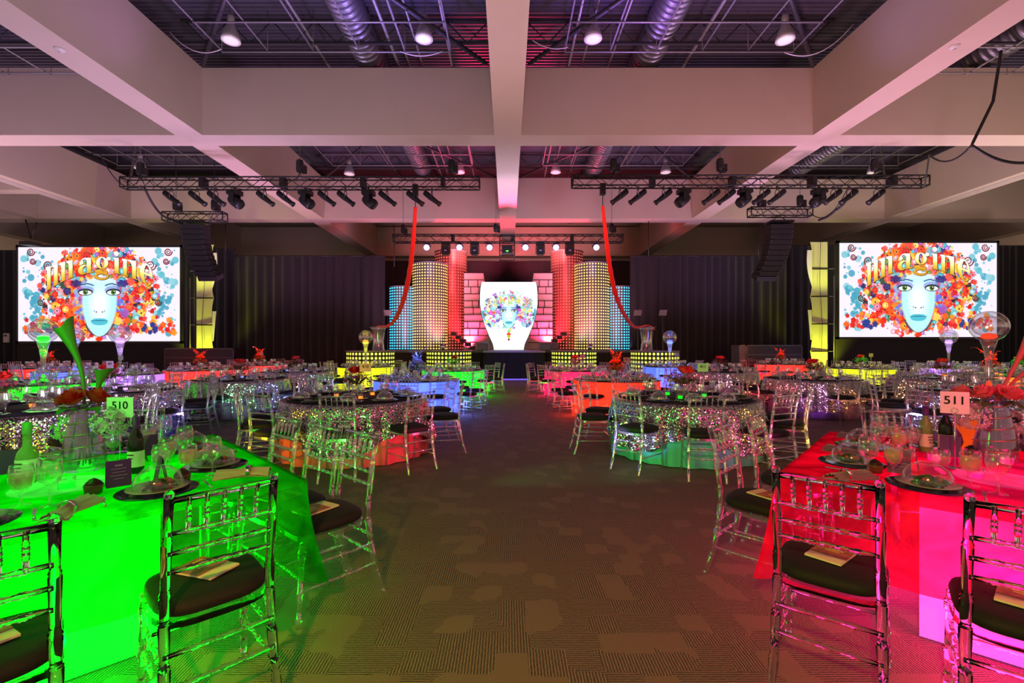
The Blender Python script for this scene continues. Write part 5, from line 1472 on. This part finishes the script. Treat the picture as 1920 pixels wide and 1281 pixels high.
# place settings along the edges
def settings(c, ang, key, nap, who):
    R = Matrix.Rotation(ang, 4, 'Z'); idx = 0
    names = ['camera side', 'right side', 'stage side', 'left side']
    for s in range(4):
        for q, off in enumerate((-.30, .32)):
            loc = Matrix.Rotation(s*PI/2, 4, 'Z') @ Vector((off, -.64, 0)); p = Vector(c)+R @ loc
            rz = ang+s*PI/2
            if abs(p.x) > p.y*1.08+.2: continue
            tail = '%s place, %s of the %s square table' % (['first', 'second'][q], names[s], key)
            c0, d0, e0 = SET_near
            dup(c0, (p.x, p.y, ZT), rz, 'navy charger plate, '+tail, 'plate'); dup(d0, (p.x, p.y, ZT+.006), rz, 'salad plate with greens and tomato, '+tail, 'plate')
            dup(e0, (p.x, p.y, ZT+.033), rz, 'clear dome over the salad, '+tail, 'dome')
            def at_(dx, dy): return Vector(c)+R @ (Matrix.Rotation(s*PI/2, 4, 'Z') @ Vector((off+dx, -.64+dy, 0)))
            a = at_(-.31, -.06); dup(nap, (a.x, a.y, ZT), rz-.5, 'satin napkin in a silver ring, '+tail, 'napkin')
            a = at_(.20, 0); dup(knife, (a.x, a.y, ZT), rz, 'silver knife, '+tail, 'cutlery')
            a = at_(-.20, 0); dup(fork, (a.x, a.y, ZT), rz, 'silver fork, '+tail, 'cutlery')
            a = at_(.16, .20); dup(tea, (a.x, a.y, ZT), rz, 'goblet of amber drink, '+tail, 'glass')
            a = at_(.05, .25); dup(goblet_w, (a.x, a.y, ZT), rz, 'small water goblet, '+tail, 'glass')
            a = at_(.25, .10); dup(goblet_d, (a.x, a.y, ZT), rz, 'tall empty wine goblet, '+tail, 'glass')
            a = at_(-.12, .25); dup(menu, (a.x, a.y, ZT), rz, 'purple folded menu card, '+tail, 'menu card')
            a = at_(-.22, .20); dup(dessert, (a.x, a.y, ZT), rz, 'small chocolate dessert cup, '+tail, 'dessert')
settings(cG, aG, 'green', NAP_g, 'G'); settings(cP, aP, 'pink', NAP_p, 'P')
# bottles
def bottle(loc, glassm, labm, label, h=.30, r=.037, slope=.5):
    t = thing('wine_bottle', label, 'bottle', loc)
    MB().lathe([(0, .004), (r*.9, 0), (r, .01), (r, h*slope), (r*.85, h*(slope+.09)), (r*.40, h*(slope+.2)), (r*.36, h*.97), (r*.42, h*.975), (r*.42, h), (0, h)], 22).build('glass_body', glassm, t)
    MB().lathe([(r+.0008, h*.12), (r+.0008, h*.40)], 22).build('paper_label', labm, t)
    MB().lathe([(r*.43, h*.80), (r*.44, h*1.002), (0, h*1.004)], 16).build('capsule', M_purple if 'dark' in label else mat('green_foil', (.15, .35, .1), .35), t)
    b = MB(); a0 = -PI/2
    for k in range(3): b.box((0, -r-.002, h*(.34-.06*k)), (r*(.9-.25*k), .001, h*.018))
    b.build('label_print', M_ink, t)
M_wht = mat('cream_label', (.85, .85, .75), .6)
bottle((-2.47, 2.44, ZT), mat('pale_green_glass', (.25, .42, .10), .06, alpha=.8), M_wht, 'pale white-wine bottle with a wide cream label at the left of the green table', .31, .046, .42)
bottle((-2.06, 2.63, ZT), mat('dark_glass', (.012, .02, .01), .05), M_wht, 'dark red-wine bottle beside the number 510 card', .31, .038, .58)
bottle((2.86, 3.10, ZT), mat('dark_glass', (.012, .02, .01), .05), M_wht, 'dark green wine bottle behind the number 511 card', .31, .038, .58)
bottle((2.78, 3.16, ZT), mat('pale_green_glass', (.25, .42, .10), .06, alpha=.8), M_wht, 'pale green wine bottle left of the dark bottle on the pink table', .30, .038, .55)
# vases
tall_vase((-2.40, 2.69, ZT), 'tall spiral-wrapped glass vase with red roses and green callas on the green table', M_rose_r, M_calla, M_hyd_g, 1, -1, (-.13, .0, .44, .05, .05, .20))
tall_vase((3.0, 2.92, ZT), 'tall spiral-wrapped glass vase with pink roses and a red calla on the pink table', M_rose_p, M_calla_r, M_hyd, 4, 1, (.22, -.02, .46, .30, .0, .25))
number_card('510', (X(225, 2.70), 2.70, ZT), .05, .30, .145, .115, mat('white_card', (.9, .9, .9), .6, emit=(.0, 1, .05), es=.0), 'number card reading 510 on the green table')
number_card('511', (X(1790, 2.72), 2.72, ZT), -.55, .32, .125, .125, mat('white_card', (.9, .9, .9), .6), 'number card reading 511 on the pink table')
# orange vase and votives on the pink table
t = thing('bud_vase', 'small glowing orange glass vase with pink hydrangea left of the tall vase, pink table', 'vase', (X(1815, 3.1), 3.1, ZT))
MB().lathe([(0, 0), (.03, 0), (.035, .02), (.02, .07), (.03, .12), (.055, .16), (.06, .19), (.05, .22), (0, .22)], 18).build('vase_glass', M_amber, t)
b = MB(); hydrangea(b, (0, 0, .28), .08, 90, 9); b.build('hydrangea_bloom', M_hyd, t)
b = MB(); rose(b, Matrix.Translation((-.06, -.02, .36)), .055, 1, 2); b.build('rose_bloom', M_rose_p, t)
for key, cc, pts in (('green', cG, ((-.22, -.20), (.18, -.16), (.26, .12), (-.10, .26))), ('pink', cP, ((-.24, -.10), (.16, -.24), (.24, .2), (-.12, .28)))):
    for k, (dx, dy) in enumerate(pts):
        dup(get_votive(key, COLS[key]), (cc.x+dx, cc.y+dy, ZT), 0, 'glowing votive %s of the tall vase, %s square table' % (['left front', 'right front', 'right rear', 'left rear'][k], key), 'candle')
# park unused prototypes out of the scene
for p in (CH_near, CH_bright, CH_mid, CH_far, goblet_w, goblet_d, tea, farglass, fork, knife, menu, dessert, program, fl_mix, fl_or, fl_blue, fl_gr, fl_pk, NAP_g, NAP_p, pend, hoist, fix, mov, par, can)+SET_near+SET_far:
    if p.name not in USED:
        for c in list(p.children):
            for g in list(c.children): bpy.data.objects.remove(g)
            bpy.data.objects.remove(c)
        bpy.data.objects.remove(p)
print('OBJECTS', len(bpy.data.objects), 'lights', len([o for o in bpy.data.objects if o.type == 'LIGHT']))
